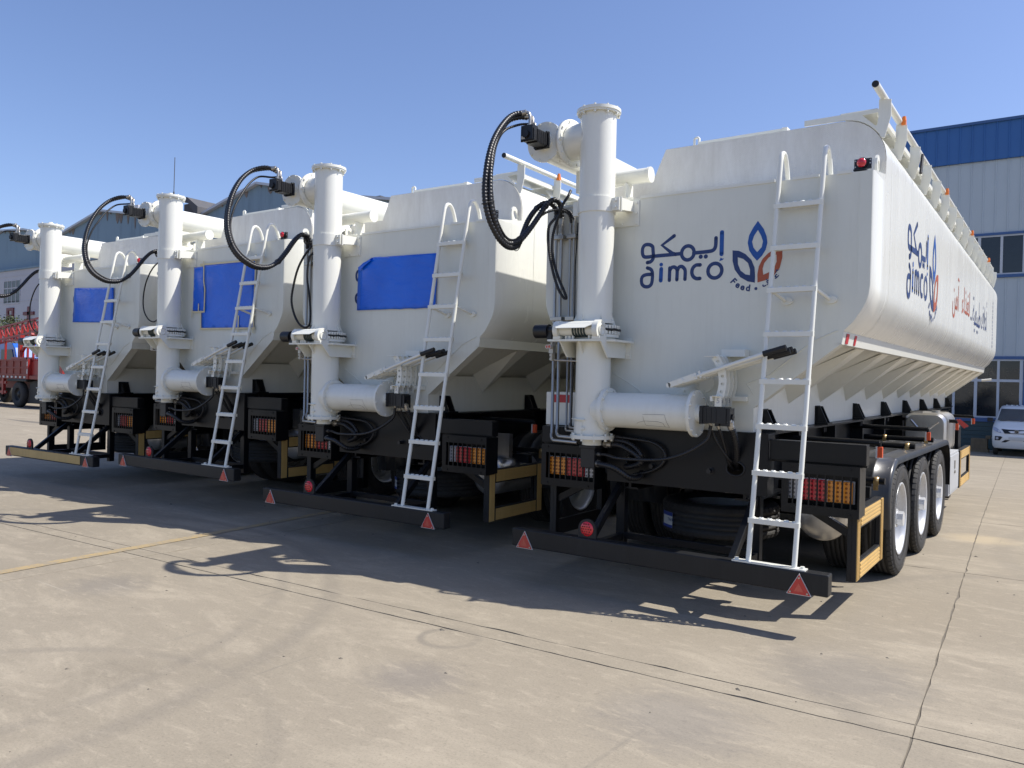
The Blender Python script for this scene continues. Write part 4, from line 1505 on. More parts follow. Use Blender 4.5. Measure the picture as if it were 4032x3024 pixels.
# spare wheel slung flat under the chassis
sp = PM('spare_wheel', rimR, trailer, (-0.04, 0.88, 0.69 - G))
sp.rotation_euler = (0, rad(90), 0)
PM('tyre', spare_tyre_me, sp)
b = MB()
lab_a = rad(-90 - 40)
def on_sp(da, z):
    a = lab_a + da
    return (-0.04 + 0.4765 * math.cos(a), 0.88 + 0.4765 * math.sin(a), z)
def label_sheet(z0, z1, d0, d1, off=0.0):
    b = MB()
    rows = []
    for z in (z0, z1):
        row = []
        for i in range(9):
            p = Vector(on_sp(d0 + (d1 - d0) * i / 8, z))
            n_ = Vector((p.x + 0.04, p.y - 0.88, 0)).normalized()
            row.append(p + n_ * off)
        rows.append(row)
    b.sheet(rows)
    return b
lb = P('tyre_label', label_sheet(0.605, 0.73, -0.16, 0.16, 0.004), 'label_white')
P('label_band', label_sheet(0.700, 0.73, -0.16, 0.16, 0.006), 'label_blue', lb)
P('label_band', label_sheet(0.605, 0.628, -0.16, 0.16, 0.006), 'label_blue', lb)
tm, bb = text_raw('TR692', 0.034)
def lab_pt(u, v):
    p = Vector(on_sp(0.02 + u / 0.48, 0.66 + v))
    n_ = Vector((p.x + 0.04, p.y - 0.88, 0)).normalized()
    return p + n_ * 0.007
tm.v = [tuple(lab_pt(u, v)) for u, v, _ in tm.v]
P('label_text', tm, 'navy', lb)

# air tank
b = MB()
b.cyl((0.86, 0.52, 0.84), (0.86, 1.15, 0.84), 0.185, n=36, caps=False)
b.dome((0.86, 0.52, 0.84), (0, -1, 0), 0.185, 0.07, 36, 7)
b.dome((0.86, 1.15, 0.84), (0, 1, 0), 0.185, 0.07, 36, 7)
b.lathe([(0.186, 0), (0.189, 0.004), (0.186, 0.02)], (0.86, 0.52, 0.84), (0, 1, 0), 36)
b.box(0.70, 1.02, 0.62, 0.68, 1.02, 1.25)
P('air_tank', b, 'alu')

# side guards: black frame with yellow reflective boards
def guard(sx, y0, y1, z0, z1):
    xo = sx * 1.2
    xi = sx * 1.165
    x0, x1 = sorted((xo - sx * 0.004, xi))
    b = MB()
    b.box(x0, x1, y0, y0 + 0.10, z0, z1)
    b.box(x0, x1, y1 - 0.10, y1, z0, z1)
    b.box(x0, x1, y0 + 0.10, y1 - 0.10, z1 - 0.125, z1)
    b.box(x0, x1, y0 + 0.10, y1 - 0.10, z0, z0 + 0.125)
    xb0, xb1 = sorted((xi, sx * 1.138))
    b.box(xb0, xb1, y0, y0 + 0.012, z0, z1)
    b.box(xb0, xb1, y0 + 0.012, y1, z1 - 0.012, z1)
    g_ = P('side_guard', b, 'black_dusty', bevel=0.002)
    for (ya, yb_, za, zb_) in ((y0 + 0.008, y0 + 0.088, z0 + .004, z1 - .004), (y1 - 0.088, y1 - 0.008, z0 + .004, z1 - .004), (y0 + 0.112, y1 - 0.112, z1 - 0.112, z1 - 0.008), (y0 + 0.112, y1 - 0.112, z0 + 0.008, z0 + 0.112)):
        b = MB()
        xa, xb = sorted((xo - sx * 0.004, xo))
        b.box(xa, xb, ya, yb_, za, zb_)
        nr = 4
        tall = (zb_ - za) > (yb_ - ya)
        for i in range(nr):
            if tall:
                c = ya + (yb_ - ya) * (i + .5) / nr
                b.box(*sorted((xo, xo + sx * 0.003)), c - 0.005, c + 0.005, za + .004, zb_ - .004)
            else:
                c = za + (zb_ - za) * (i + .5) / nr
                b.box(*sorted((xo, xo + sx * 0.003)), ya + .004, yb_ - .004, c - 0.007, c + 0.007)
        P('yellow_board', b, 'yellow', g_)
    return g_
for sx in (1, -1):
    guard(sx, 0.05, 0.95, 0.49, 0.96)
    guard(sx, 6.15, 7.38, 0.50, 0.98)
b = MB()
for sx in (1, -1):
    b.box(sx * 1.151 - 0.012, sx * 1.151 + 0.012, 0.064, 0.11, 0.50, 0.945)
    b.bar((sx * 0.86, 0.10, 0.955), (sx * 1.145, 0.10, 0.80), 0.05, 0.05)
    b.box(sx * 1.151 - 0.012, sx * 1.151 + 0.012, 0.84, 0.90, 0.50, 0.945)
    b.box(min(sx * 0.46, sx * 1.13), max(sx * 0.46, sx * 1.13), 0.80, 0.86, 0.96, 1.04)
    b.box(min(sx * 0.46, sx * 1.13), max(sx * 0.46, sx * 1.13), 6.3, 6.36, 0.88, 0.96)
P('guard_arm', b, 'black')

# fenders
fprof = [(1.16, 0.68), (1.13, 0.80), (1.13, 0.92), (1.16, 1.04), (1.24, 1.14), (1.38, 1.205), (1.6, 1.22), (3.0, 1.21), (4.5, 1.20), (4.72, 1.185), (4.86, 1.12), (4.94, 1.02), (4.97, 0.9), (4.98, 0.66)]
fp = [(p.x, p.y) for p in [Vector((q.x, q.y)) for q in [Vector((v.x, v.y, 0)) for v in smooth_path([(a, b_, 0) for a, b_ in fprof], 5)]]]
for sx in (1, -1):
    b = MB()
    n_ = len(fp)
    def off(i, d):
        a_ = Vector(fp[max(i - 1, 0)]); c_ = Vector(fp[min(i + 1, n_ - 1)])
        t = (c_ - a_).normalized()
        nn = Vector((-t.y, t.x))
        return (fp[i][0] + nn.x * d, fp[i][1] + nn.y * d)
    xsx = [0.64, 0.645, 0.74, 0.745, 0.76, 0.765, 0.90, 0.905, 0.92, 0.925, 1.06, 1.065, 1.08, 1.085, 1.195, 1.213, 1.216]
    hh = [-0.03, 0, 0, 0.008, 0.008, 0, 0, 0.008, 0.008, 0, 0, 0.008, 0.008, 0, 0, -0.008, -0.04]
    b.sheet([[(sx * x, *off(i, h_)) for x, h_ in zip(xsx, hh)] for i in range(n_)])
    b.sheet([[(sx * x, *off(i, h_ - 0.012)) for x, h_ in zip(xsx, hh)] for i in range(n_)])
    fd = P('fender', b, 'plastic')
    b = MB()
    for y, z, xe in ((1.05, 1.065, 1.19), (2.52, 1.245, 1.185), (3.72, 1.243, 1.185)):
        b.cyl((sx * 0.46, y, z), (sx * xe, y, z), 0.026, n=14)
    P('fender_tube', b, 'black', fd)
    b = MB()
    for y, z, xs_ in ((1.05, 1.065, (1.13,)), (2.52, 1.245, (1.12, 0.72)), (3.72, 1.243, (1.12, 0.72))):
        for x in xs_:
            b.lathe([(0.0275, -0.018), (0.031, -0.018), (0.031, 0.018), (0.0275, 0.018)], (sx * x, y, z), (1, 0, 0), 14)
            b.box(sx * x - 0.018, sx * x + 0.018, y - 0.034, y - 0.030, z - 0.07, z)
            b.cyl((sx * x, y - 0.034, z - 0.05), (sx * x, y - 0.042, z - 0.05), 0.009, n=6)
    P('tube_clamp', b, 'brass', fd)
    # marker arms
    for y in (0.80, 3.28, 5.75, 7.85):
        b = MB()
        b.cyl((sx * 0.46, y, 1.375), (sx * 1.19, y, 1.372), 0.022, n=12)
        b.cyl((sx * 1.19, y, 1.375), (sx * 1.19, y, 1.345), 0.012, n=8)
        am = P('marker_arm', b, 'black')
        b = MB()
        b.box(sx * 1.19 - 0.022, sx * 1.19 + 0.022, y - 0.016, y + 0.016, 1.265, 1.345)
        P('side_marker', b, 'orange_red', am, 0.003)
        b = MB()
        b.box(sx * 1.19 - 0.024, sx * 1.19 - 0.012, y - 0.018, y + 0.010, 1.26, 1.348)
        P('marker_edge', b, 'label_white', am)

# tool box, fuel tank, battery box, landing legs
b = MB()
b.box(0.75, 1.185, 5.12, 6.08, 0.50, 1.0)
b.box(1.185, 1.195, 5.16, 6.04, 0.53, 0.97)
tb = P('tool_box', b, 'grey_box', bevel=0.006)
b = MB()
b.box(1.195, 1.205, 5.55, 5.60, 0.80, 0.90)
b.cyl((1.195, 5.575, 0.76), (1.21, 5.575, 0.76), 0.02, n=10)
P('latch', b, 'steel', tb)
def rrect(x0, x1, z0, z1, r, n=5):
    out = []
    for cx, cz, a0 in ((x1 - r, z1 - r, 0), (x0 + r, z1 - r, 90), (x0 + r, z0 + r, 180), (x1 - r, z0 + r, 270)):
        for i in range(n + 1):
            a = rad(a0 + 90 * i / n)
            out.append((cx + r * math.cos(a), cz + r * math.sin(a)))
    return out
b = MB()
rr_ = rrect(0.64, 1.11, 0.96, 1.47, 0.11)
rs_ = rrect(0.665, 1.085, 0.985, 1.445, 0.10)
m_ = len(rr_)
b.add([(x, 5.42, z) for x, z in rs_] + [(x, 5.45, z) for x, z in rr_], [(i, (i + 1) % m_, (i + 1) % m_ + m_, i + m_) for i in range(m_)], True)
b.add([(x, 5.42, z) for x, z in rs_], [tuple(range(m_))])
b.add([(x, 5.45, z) for x, z in rr_] + [(x, 6.35, z) for x, z in rr_], [(i, (i + 1) % m_, (i + 1) % m_ + m_, i + m_) for i in range(m_)], True)
b.add([(x, 6.35, z) for x, z in rr_], [tuple(reversed(range(m_)))])
for pts in (((0.72, 1.38), (0.86, 1.25), (1.03, 1.37)), ((0.72, 1.04), (0.86, 1.16), (1.03, 1.05))):
    b.tube(smooth_path([(x, 5.419, z) for x, z in pts], 5), 0.014, 8)
ft = P('fuel_tank', b, 'alu')
b = MB()
for y in (5.55, 6.2):
    rq = rrect(0.634, 1.118, 0.954, 1.476, 0.115)
    b.sheet([[(x, y, z) for x, z in rq + rq[:1]], [(x, y + 0.045, z) for x, z in rq + rq[:1]]])
P('tank_strap', b, 'steel', ft)
b = MB()
b.cyl((0.95, 5.8, 1.47), (0.95, 5.8, 1.50), 0.05, n=16)
b.cyl((0.80, 5.55, 1.47), (0.80, 5.55, 1.49), 0.03, n=12)
b.box(0.70, 0.84, 5.50, 5.53, 1.47, 1.49)
P('filler_cap', b, 'steel', ft)
b = MB()
b.box(0.75, 1.06, 6.55, 7.3, 0.85, 1.22)
b.box(1.06, 1.10, 6.9, 7.2, 0.80, 1.30)
bx = P('valve_box', b, 'black', bevel=0.006)
b = MB()
b.cyl((0.95, 6.7, 1.22), (1.05, 6.72, 1.32), 0.04, n=12)
b.bar((0.98, 6.55, 1.38), (1.12, 6.70, 1.26), 0.02, 0.05)
P('valve', b, 'steel', bx)
b = MB()
b.bar((1.10, 6.62, 1.36), (1.20, 6.66, 1.26), 0.02, 0.035)
b.bar((1.12, 6.72, 1.36), (1.22, 6.76, 1.27), 0.02, 0.03)
P('red_handle', b, 'red_refl', bx)
b = MB()
for sx in (-1, 1):
    x = sx * 0.75
    b.box(x - 0.06, x + 0.06, 8.3, 8.42, 0.45, 1.43)
    b.box(x - 0.045, x + 0.045, 8.315, 8.405, 0.20, 0.45)
    b.box(x - 0.11, x + 0.11, 8.25, 8.47, 0.095 + 0.0, 0.20)
    b.box(min(x, sx * 0.46), max(x, sx * 0.46), 8.33, 8.39, 1.1, 1.2)
P('landing_leg', b, 'black')
b = MB()     # cab-side camera arm at the front right
b.tube([(1.05, 10.87, 1.93), (1.2, 10.9, 1.95)], 0.02, 8)
P('arm', b, 'white')

# --- lower hydraulic hoses
def hose(pts, r, pitch=0.020, n=10, step=None, guard=True):
    path = resample(smooth_path(pts, 10), pitch / 4)
    rads = None
    if guard:
        rads = [r * (1 + 0.10 * math.sin(2 * PI * i / 4)) for i in range(len(path))]
    return MB().tube(path, r, n, rads)
for pts, r in (([(-0.619, -0.21, 1.227), (-0.537, -0.22, 1.228), (-0.439, -0.24, 1.213), (-0.305, -0.25, 1.213), (-0.14, -0.25, 1.222), (-0.02, -0.25, 1.242), (0.093, -0.24, 1.283), (0.199, -0.22, 1.347), (0.258, -0.2, 1.408), (0.272, -0.2, 1.49)], 0.0125),
               ([(-0.62, -0.22, 1.158), (-0.545, -0.25, 1.155), (-0.447, -0.27, 1.145), (-0.388, -0.25, 1.11), (-0.344, -0.2, 1.071), (-0.325, -0.08, 1.068), (-0.34, 0.02, 1.12)], 0.0225),
               ([(-0.56, -0.15, 1.301), (-0.461, -0.15, 1.3), (-0.374, -0.15, 1.266), (-0.309, -0.14, 1.224), (-0.283, -0.14, 1.195), (-0.324, -0.13, 1.161), (-0.419, -0.10, 1.137), (-0.45, -0.05, 1.141)], 0.0205),
               ([(-0.55, -0.12, 1.337), (-0.416, -0.12, 1.324), (-0.337, -0.12, 1.283), (-0.293, -0.12, 1.231), (-0.33, -0.06, 1.18)], 0.019),
               ([(-0.55, -0.12, 1.365), (-0.383, -0.1, 1.353), (-0.239, -0.08, 1.338), (-0.159, -0.07, 1.3), (-0.128, -0.06, 1.239), (-0.152, -0.06, 1.176), (-0.226, -0.06, 1.123), (-0.327, -0.06, 1.091), (-0.396, -0.05, 1.073)], 0.012),
               ([(0.324, -0.2, 1.50), (0.335, -0.16, 1.426), (0.343, -0.1, 1.335), (0.35, -0.04, 1.229), (0.365, 0.03, 1.165)], 0.012),
               ([(0.415, -0.21, 1.505), (0.430, -0.18, 1.446), (0.425, -0.1, 1.341), (0.40, -0.02, 1.24), (0.39, 0.05, 1.185)], 0.022),
               ([(0.270, -0.19, 1.49), (0.285, -0.14, 1.40), (0.36, -0.08, 1.26), (0.385, 0.03, 1.20)], 0.009)):
    hs = P('hydraulic_hose', hose(pts, r), 'hose')
    b = MB()
    a_, c_ = Vector(pts[0]), Vector(pts[1])
    d = (c_ - a_).normalized()
    b.cyl(a_ - d * 0.035, a_ + d * 0.03, r * 1.15, n=10)
    b.cyl(a_ - d * 0.02, a_ - d * 0.002, r * 1.45, n=6, smooth=False)
    P('fitting', b, 'steel', hs)


# ------------------------------------------------------------------ copies of the trailer
A_ = 0.0145
POSE = {4: (0, 0, 0, 0), 3: (-3.1167, .1, .0168, .0012), 2: (-6.1977, .2885, .0008, .1046), 1: (-9.1609, .259, .029, .0135)}
LABELS = {4: 'white feed trailer with an uncovered blue and orange logo on its rear panel',
          3: 'white feed trailer with one wide smooth blue sheet over its rear logo',
          2: 'white feed trailer with an L-shaped blue patch edged in cream tape',
          1: 'white feed trailer with a yellow strip along its rear bumper'}


def pose_matrix(k):
    tx, ty, th, tz = POSE[k]
    m = Matrix.Rotation(A_, 4, 'X') @ Matrix.Translation((tx, ty, tz)) @ Matrix.Rotation(th, 4, 'Z')
    return m


def copy_tree(o, parent=None):
    c = o.copy()
    COL.objects.link(c)
    if parent:
        c.parent = parent
    for ch in list(o.children):
        copy_tree(ch, c)
    return c


T = {4: trailer}
for k in (3, 2, 1):
    T[k] = copy_tree(trailer)
for k in (4, 3, 2, 1):
    T[k].matrix_world = pose_matrix(k)
    tag(T[k], LABELS[k], 'trailer', GROUP)
for ch in T[2].children:                # this trailer rides a little higher on its springs
    if ch.name.split('.')[0] in ('wheel', 'axle', 'landing_leg'):
        ch.location.z -= 0.1046


def PK(k, name, mb, mat, parent=None, bevel=0):
    return mb.build(name, mat, parent or T[k], bevel, SH, name in SPLIT or name in ('logo', 'side_logo', 'side_lettering', 'side_slogan'))


# --- upper hoses, each trailer's own run
HA = [(-1.205, -0.44, 3.866), (-1.251, -0.5, 3.848), (-1.265, -0.58, 3.791), (-1.256, -0.7, 3.675), (-1.24, -0.8, 3.55), (-1.224, -0.87, 3.419), (-1.213, -0.91, 3.298), (-1.207, -0.93, 3.167), (-1.194, -0.93, 3.057), (-1.18, -0.9, 2.951), (-1.166, -0.85, 2.872), (-1.159, -0.79, 2.817), (-1.161, -0.69, 2.784), (-1.169, -0.58, 2.797), (-1.175, -0.51, 2.845), (-1.202, -0.42, 2.945), (-1.217, -0.34, 3.044), (-1.218, -0.25, 3.137), (-1.19, -0.17, 3.209), (-1.15, -0.11, 3.215), (-1.127, -0.07, 3.17), (-1.125, -0.06, 3.10)]
HB = [(-1.195, -0.41, 3.838), (-1.245, -0.45, 3.838), (-1.285, -0.52, 3.805), (-1.285, -0.6, 3.735), (-1.268, -0.7, 3.629), (-1.238, -0.8, 3.485), (-1.208, -0.86, 3.348), (-1.188, -0.89, 3.213), (-1.175, -0.9, 3.092), (-1.162, -0.88, 2.985), (-1.155, -0.82, 2.876), (-1.158, -0.73, 2.811), (-1.161, -0.62, 2.819), (-1.162, -0.52, 2.859), (-1.154, -0.43, 2.939), (-1.143, -0.33, 3.047), (-1.13, -0.26, 3.135), (-1.119, -0.2, 3.2), (-1.101, -0.15, 3.234), (-1.085, -0.10, 3.225), (-1.077, -0.068, 3.17), (-1.075, -0.06, 3.10)]
HC = [(-1.175, -0.43, 3.778), (-1.23, -0.46, 3.775), (-1.279, -0.53, 3.74), (-1.293, -0.58, 3.704), (-1.289, -0.64, 3.647), (-1.269, -0.72, 3.542), (-1.231, -0.8, 3.405), (-1.200, -0.86, 3.273), (-1.175, -0.88, 3.148), (-1.160, -0.86, 3.005), (-1.150, -0.8, 2.902), (-1.154, -0.71, 2.845), (-1.166, -0.6, 2.847), (-1.166, -0.5, 2.896), (-1.169, -0.38, 2.99), (-1.166, -0.28, 3.067), (-1.155, -0.22, 3.11), (-1.13, -0.18, 3.137), (-1.091, -0.13, 3.155), (-1.028, -0.1, 3.145), (-0.99, -0.08, 3.11), (-0.985, -0.06, 3.05)]
HA3 = [(-1.205, -0.44, 3.866), (-1.33, -0.47, 3.868), (-1.42, -0.56, 3.828), (-1.42, -0.68, 3.724), (-1.400, -0.78, 3.593), (-1.375, -0.86, 3.437), (-1.348, -0.91, 3.267), (-1.31, -0.93, 3.126), (-1.262, -0.92, 2.989), (-1.205, -0.88, 2.886), (-1.165, -0.8, 2.821), (-1.137, -0.72, 2.793), (-1.114, -0.6, 2.806), (-1.112, -0.48, 2.88), (-1.110, -0.38, 2.991), (-1.120, -0.28, 3.115), (-1.128, -0.18, 3.207), (-1.127, -0.11, 3.22), (-1.125, -0.07, 3.17), (-1.125, -0.06, 3.10)]
LOOP4 = [(-0.978, -0.09, 3.306), (-0.97, -0.14, 3.253), (-1.007, -0.16, 3.184), (-1.037, -0.16, 3.113), (-1.07, -0.16, 3.029), (-1.095, -0.16, 2.937), (-1.097, -0.16, 2.835), (-1.083, -0.16, 2.747), (-1.057, -0.16, 2.664), (-1.023, -0.16, 2.582), (-0.99, -0.16, 2.52), (-0.961, -0.16, 2.458), (-0.957, -0.16, 2.438), (-0.972, -0.17, 2.440), (-1.013, -0.18, 2.501), (-1.055, -0.18, 2.597), (-1.09, -0.18, 2.713), (-1.117, -0.18, 2.837), (-1.127, -0.18, 2.939), (-1.122, -0.17, 3.027), (-1.084, -0.13, 3.097), (-1.04, -0.10, 3.15), (-0.99, -0.08, 3.14), (-0.957, -0.065, 3.08)]
LOOP_BIG = [(-0.985, -0.10, 3.14), (-1.05, -0.16, 3.02), (-1.13, -0.18, 2.88), (-1.19, -0.18, 2.72), (-1.22, -0.18, 2.56), (-1.18, -0.18, 2.42), (-1.10, -0.18, 2.31), (-1.02, -0.17, 2.27), (-0.965, -0.16, 2.30), (-0.952, -0.16, 2.42), (-0.975, -0.16, 2.6), (-1.01, -0.16, 2.8), (-1.0, -0.14, 3.0), (-0.957, -0.08, 3.06)]
LOOP_WIDE = [(-0.985, -0.10, 3.12), (-1.08, -0.18, 3.0), (-1.20, -0.20, 2.82), (-1.26, -0.20, 2.62), (-1.24, -0.20, 2.46), (-1.16, -0.19, 2.35), (-1.05, -0.18, 2.31), (-0.95, -0.17, 2.36), (-0.90, -0.16, 2.5), (-0.92, -0.14, 2.8), (-0.95, -0.10, 3.05)]
for k in (4, 3, 2, 1):
    jx = {4: 0, 3: 0.02, 2: -0.02, 1: 0.0}[k]
    def J(pts, s_=1.0):
        n_ = len(pts)
        return [(x + jx * math.sin(PI * i / (n_ - 1)), y, z + jx * 1.5 * math.sin(PI * i / (n_ - 1))) for i, (x, y, z) in enumerate(pts)]
    if k == 4:
        pa_, pb_, pc_ = HA, HB, HC
    else:
        pa_ = J(HA3)
        pb_ = HB[:1] + [(x + 0.042, y - 0.012, z + 0.004) for x, y, z in pa_[1:-3]] + HB[-3:]
        pc_ = HC[:2] + [(x + 0.075 - 0.06 * min(1, max(0, (3.6 - z) / .5)), y + 0.03, z - 0.06 + 0.09 * min(1, max(0, (3.6 - z) / .5))) for x, y, z in pa_[2:-3]] + HC[-4:]
    pal = PK(k, 'boom_hose', hose(pa_, 0.0205, 0.026, 12), 'hose')
    b = MB(); b.tube(smooth_path([(-1.225, -0.45, 3.864), (-1.19, -0.445, 3.868), (-1.16, -0.445, 3.856), (-1.145, -0.447, 3.82), (-1.143, -0.452, 3.74)], 6), 0.0125, 10)
    b.cyl((-1.225, -0.455, 3.862), (-1.185, -0.44, 3.868), 0.022, n=12)
    b.cyl((-1.143, -0.452, 3.765), (-1.143, -0.452, 3.735), 0.022, n=6, smooth=False)
    PK(k, 'fitting', b, 'steel', pal)
    hb = PK(k, 'boom_hose', hose(pb_, 0.0205, 0.026, 12), 'hose')
    b = MB(); b.tube(smooth_path([(-1.205, -0.415, 3.840), (-1.175, -0.41, 3.843), (-1.145, -0.415, 3.828), (-1.132, -0.425, 3.79), (-1.130, -0.432, 3.735)], 6), 0.0115, 10)
    b.cyl((-1.215, -0.42, 3.840), (-1.175, -0.408, 3.843), 0.0215, n=12)
    PK(k, 'fitting', b, 'steel', hb)
    hc = PK(k, 'boom_hose', hose(pc_, 0.010, 0.016, 8), 'hose')
    b = MB(); b.tube(smooth_path([(-1.18, -0.432, 3.778), (-1.13, -0.43, 3.778), (-1.105, -0.435, 3.765), (-1.095, -0.43, 3.715)], 6), 0.007, 8)
    PK(k, 'fitting', b, 'steel', hc)
    ties = MB()
    for i_ in (8, 13, 17):
        a_, b_2 = Vector(pa_[i_]), Vector(pb_[i_])
        m_ = (a_ + b_2) / 2
        t_ = (Vector(pa_[i_ + 1]) - a_).normalized()
        w_ = (b_2 - a_)
        ring_ = []
        e1 = w_.normalized(); e2 = t_.cross(e1).normalized(); e1 = e2.cross(t_)
        for j_ in range(17):
            q_ = 2 * PI * j_ / 16
            ring_.append(m_ + e1 * math.cos(q_) * (w_.length / 2 + 0.026) + e2 * math.sin(q_) * 0.027)
        ties.tube(ring_, 0.0035, 5, caps=False)
    PK(k, 'cable_tie', ties, 'grip')['kind'] = 'stuff'
    lp_ = {4: LOOP4, 3: LOOP_BIG, 2: LOOP_WIDE, 1: LOOP_WIDE}[k]
    PK(k, 'slack_hose', hose(lp_, 0.0115 if k > 2 else 0.009, 0.016, 8), 'hose')

# --- logo print
ST = dict(
    waw=[(-.336, 2.7), (-.307, 2.706), (-.288, 2.733), (-.291, 2.79), (-.296, 2.819), (-.321, 2.835), (-.357, 2.836), (-.377, 2.813), (-.378, 2.772), (-.364, 2.747), (-.332, 2.742), (-.279, 2.745), (-.14, 2.747), (-.063, 2.749)],
    kaf=[(-.121, 2.886), (-.218, 2.823), (-.135, 2.757), (-.105, 2.746)],
    base=[(.036, 2.746), (.145, 2.749), (.186, 2.757), (.202, 2.785), (.204, 2.843)],
    a=[(-.335, 2.659), (-.31, 2.649), (-.294, 2.627), (-.291, 2.578), (-.299, 2.534), (-.322, 2.516), (-.354, 2.518), (-.377, 2.538), (-.382, 2.575), (-.369, 2.599), (-.338, 2.608), (-.295, 2.608)],
    m1=[(-.152, 2.555), (-.151, 2.647)], m2=[(-.152, 2.625), (-.137, 2.648), (-.115, 2.652), (-.096, 2.638), (-.091, 2.615), (-.092, 2.556)],
    m3=[(-.091, 2.62), (-.077, 2.648), (-.054, 2.652), (-.034, 2.634), (-.027, 2.612), (-.028, 2.556)],
    c=[(.088, 2.655), (.057, 2.655), (.034, 2.638), (.025, 2.607), (.034, 2.576), (.059, 2.557), (.088, 2.556)])
ST_LIGHT = dict(alif=[(.248, 2.88), (.248, 2.723)], istem=[(-.22, 2.644), (-.222, 2.557)])
LEAF = dict(
    l1=([(.507, 2.938), (.549, 2.878), (.571, 2.824), (.577, 2.778), (.567, 2.734), (.542, 2.691), (.507, 2.657), (.474, 2.696), (.45, 2.735), (.438, 2.789), (.447, 2.842), (.474, 2.892)],
        [(.509, 2.874), (.531, 2.834), (.546, 2.792), (.538, 2.751), (.506, 2.718), (.48, 2.752), (.469, 2.794), (.482, 2.835)], 'blue_print'),
    l2=([(.329, 2.744), (.376, 2.737), (.423, 2.711), (.467, 2.666), (.491, 2.611), (.496, 2.551), (.495, 2.504), (.443, 2.516), (.389, 2.549), (.348, 2.605), (.331, 2.667)],
        [(.368, 2.692), (.409, 2.677), (.444, 2.645), (.459, 2.598), (.459, 2.559), (.427, 2.566), (.391, 2.595), (.371, 2.642)], 'navy'),
    l3=([(.682, 2.729), (.682, 2.666), (.667, 2.6), (.631, 2.551), (.58, 2.52), (.514, 2.504), (.512, 2.565), (.521, 2.617), (.546, 2.668), (.586, 2.706), (.627, 2.728)],
        [(.642, 2.691), (.644, 2.643), (.63, 2.603), (.601, 2.575), (.553, 2.556), (.548, 2.6), (.558, 2.637), (.587, 2.673), (.613, 2.69)], 'rust_print'))


def stroke2d(pts, w, closed=False, cap=True):
    """flat ribbon along a 2-D path with round ends: list of (verts, faces)"""
    P3 = smooth_path([(x, z, 0) for x, z in pts], 6) if len(pts) > 2 else [Vector((x, z, 0)) for x, z in pts]
    if len(pts) == 4 and pts[0] == (-.121, 2.886):
        P3 = [Vector((x, z, 0)) for x, z in pts]
    out_v, out_f = [], []
    n_ = len(P3)
    for i, p in enumerate(P3):
        t = (P3[min(i + 1, n_ - 1)] - P3[max(i - 1, 0)]).normalized()
        nn = Vector((-t.y, t.x, 0)) * w / 2
        out_v += [p + nn, p - nn]
    for i in range(n_ - 1):
        out_f.append((2 * i, 2 * i + 1, 2 * i + 3, 2 * i + 2))
    if cap:
        for p in (P3[0], P3[-1]):
            o = len(out_v)
            out_v += [p + Vector((math.cos(a) * w / 2, math.sin(a) * w / 2, 0.0)) for a in [2 * PI * j / 14 for j in range(14)]]
            out_f.append(tuple(range(o, o + 14)))
    return out_v, out_f


def shape_ar(word):
    """joins Arabic letters by hand: (base, isolated, final, initial, medial)"""
    F = {'ا': (0xFE8D, 0xFE8E, 0, 0), 'أ': (0xFE83, 0xFE84, 0, 0), 'آ': (0xFE81, 0xFE82, 0, 0), 'ل': (0xFEDD, 0xFEDE, 0xFEDF, 0xFEE0), 'ع': (0xFEC9, 0xFECA, 0xFECB, 0xFECC),
         'ف': (0xFED1, 0xFED2, 0xFED3, 0xFED4), 'ط': (0xFEC1, 0xFEC2, 0xFEC3, 0xFEC4), 'ب': (0xFE8F, 0xFE90, 0xFE91, 0xFE92), 'ي': (0xFEF1, 0xFEF2, 0xFEF3, 0xFEF4), 'ة': (0xFE93, 0xFE94, 0, 0),
         'غ': (0xFECD, 0xFECE, 0xFECF, 0xFED0), 'ذ': (0xFEAB, 0xFEAC, 0, 0), 'ء': (0xFE80, 0, 0, 0), 'م': (0xFEE1, 0xFEE2, 0xFEE3, 0xFEE4), 'ن': (0xFEE5, 0xFEE6, 0xFEE7, 0xFEE8)}
    out = []
    chars = list(word)
    i = 0
    seq = []
    while i < len(chars):
        if chars[i] == 'ل' and i + 1 < len(chars) and chars[i + 1] == 'ا':
            seq.append((0xFEFB, 0xFEFC, 0, 0)); i += 2
        else:
            seq.append(F.get(chars[i], (ord(chars[i]), 0, 0, 0))); i += 1
    for i, f in enumerate(seq):
        prev = i > 0 and seq[i - 1][2] != 0 and f[1] != 0
        nxt = f[2] != 0 and i + 1 < len(seq) and seq[i + 1][1] != 0
        code = (f[3] if nxt else f[1]) if prev else (f[2] if nxt else f[0])
        out.append(chr(code))
    return ''.join(reversed(out))


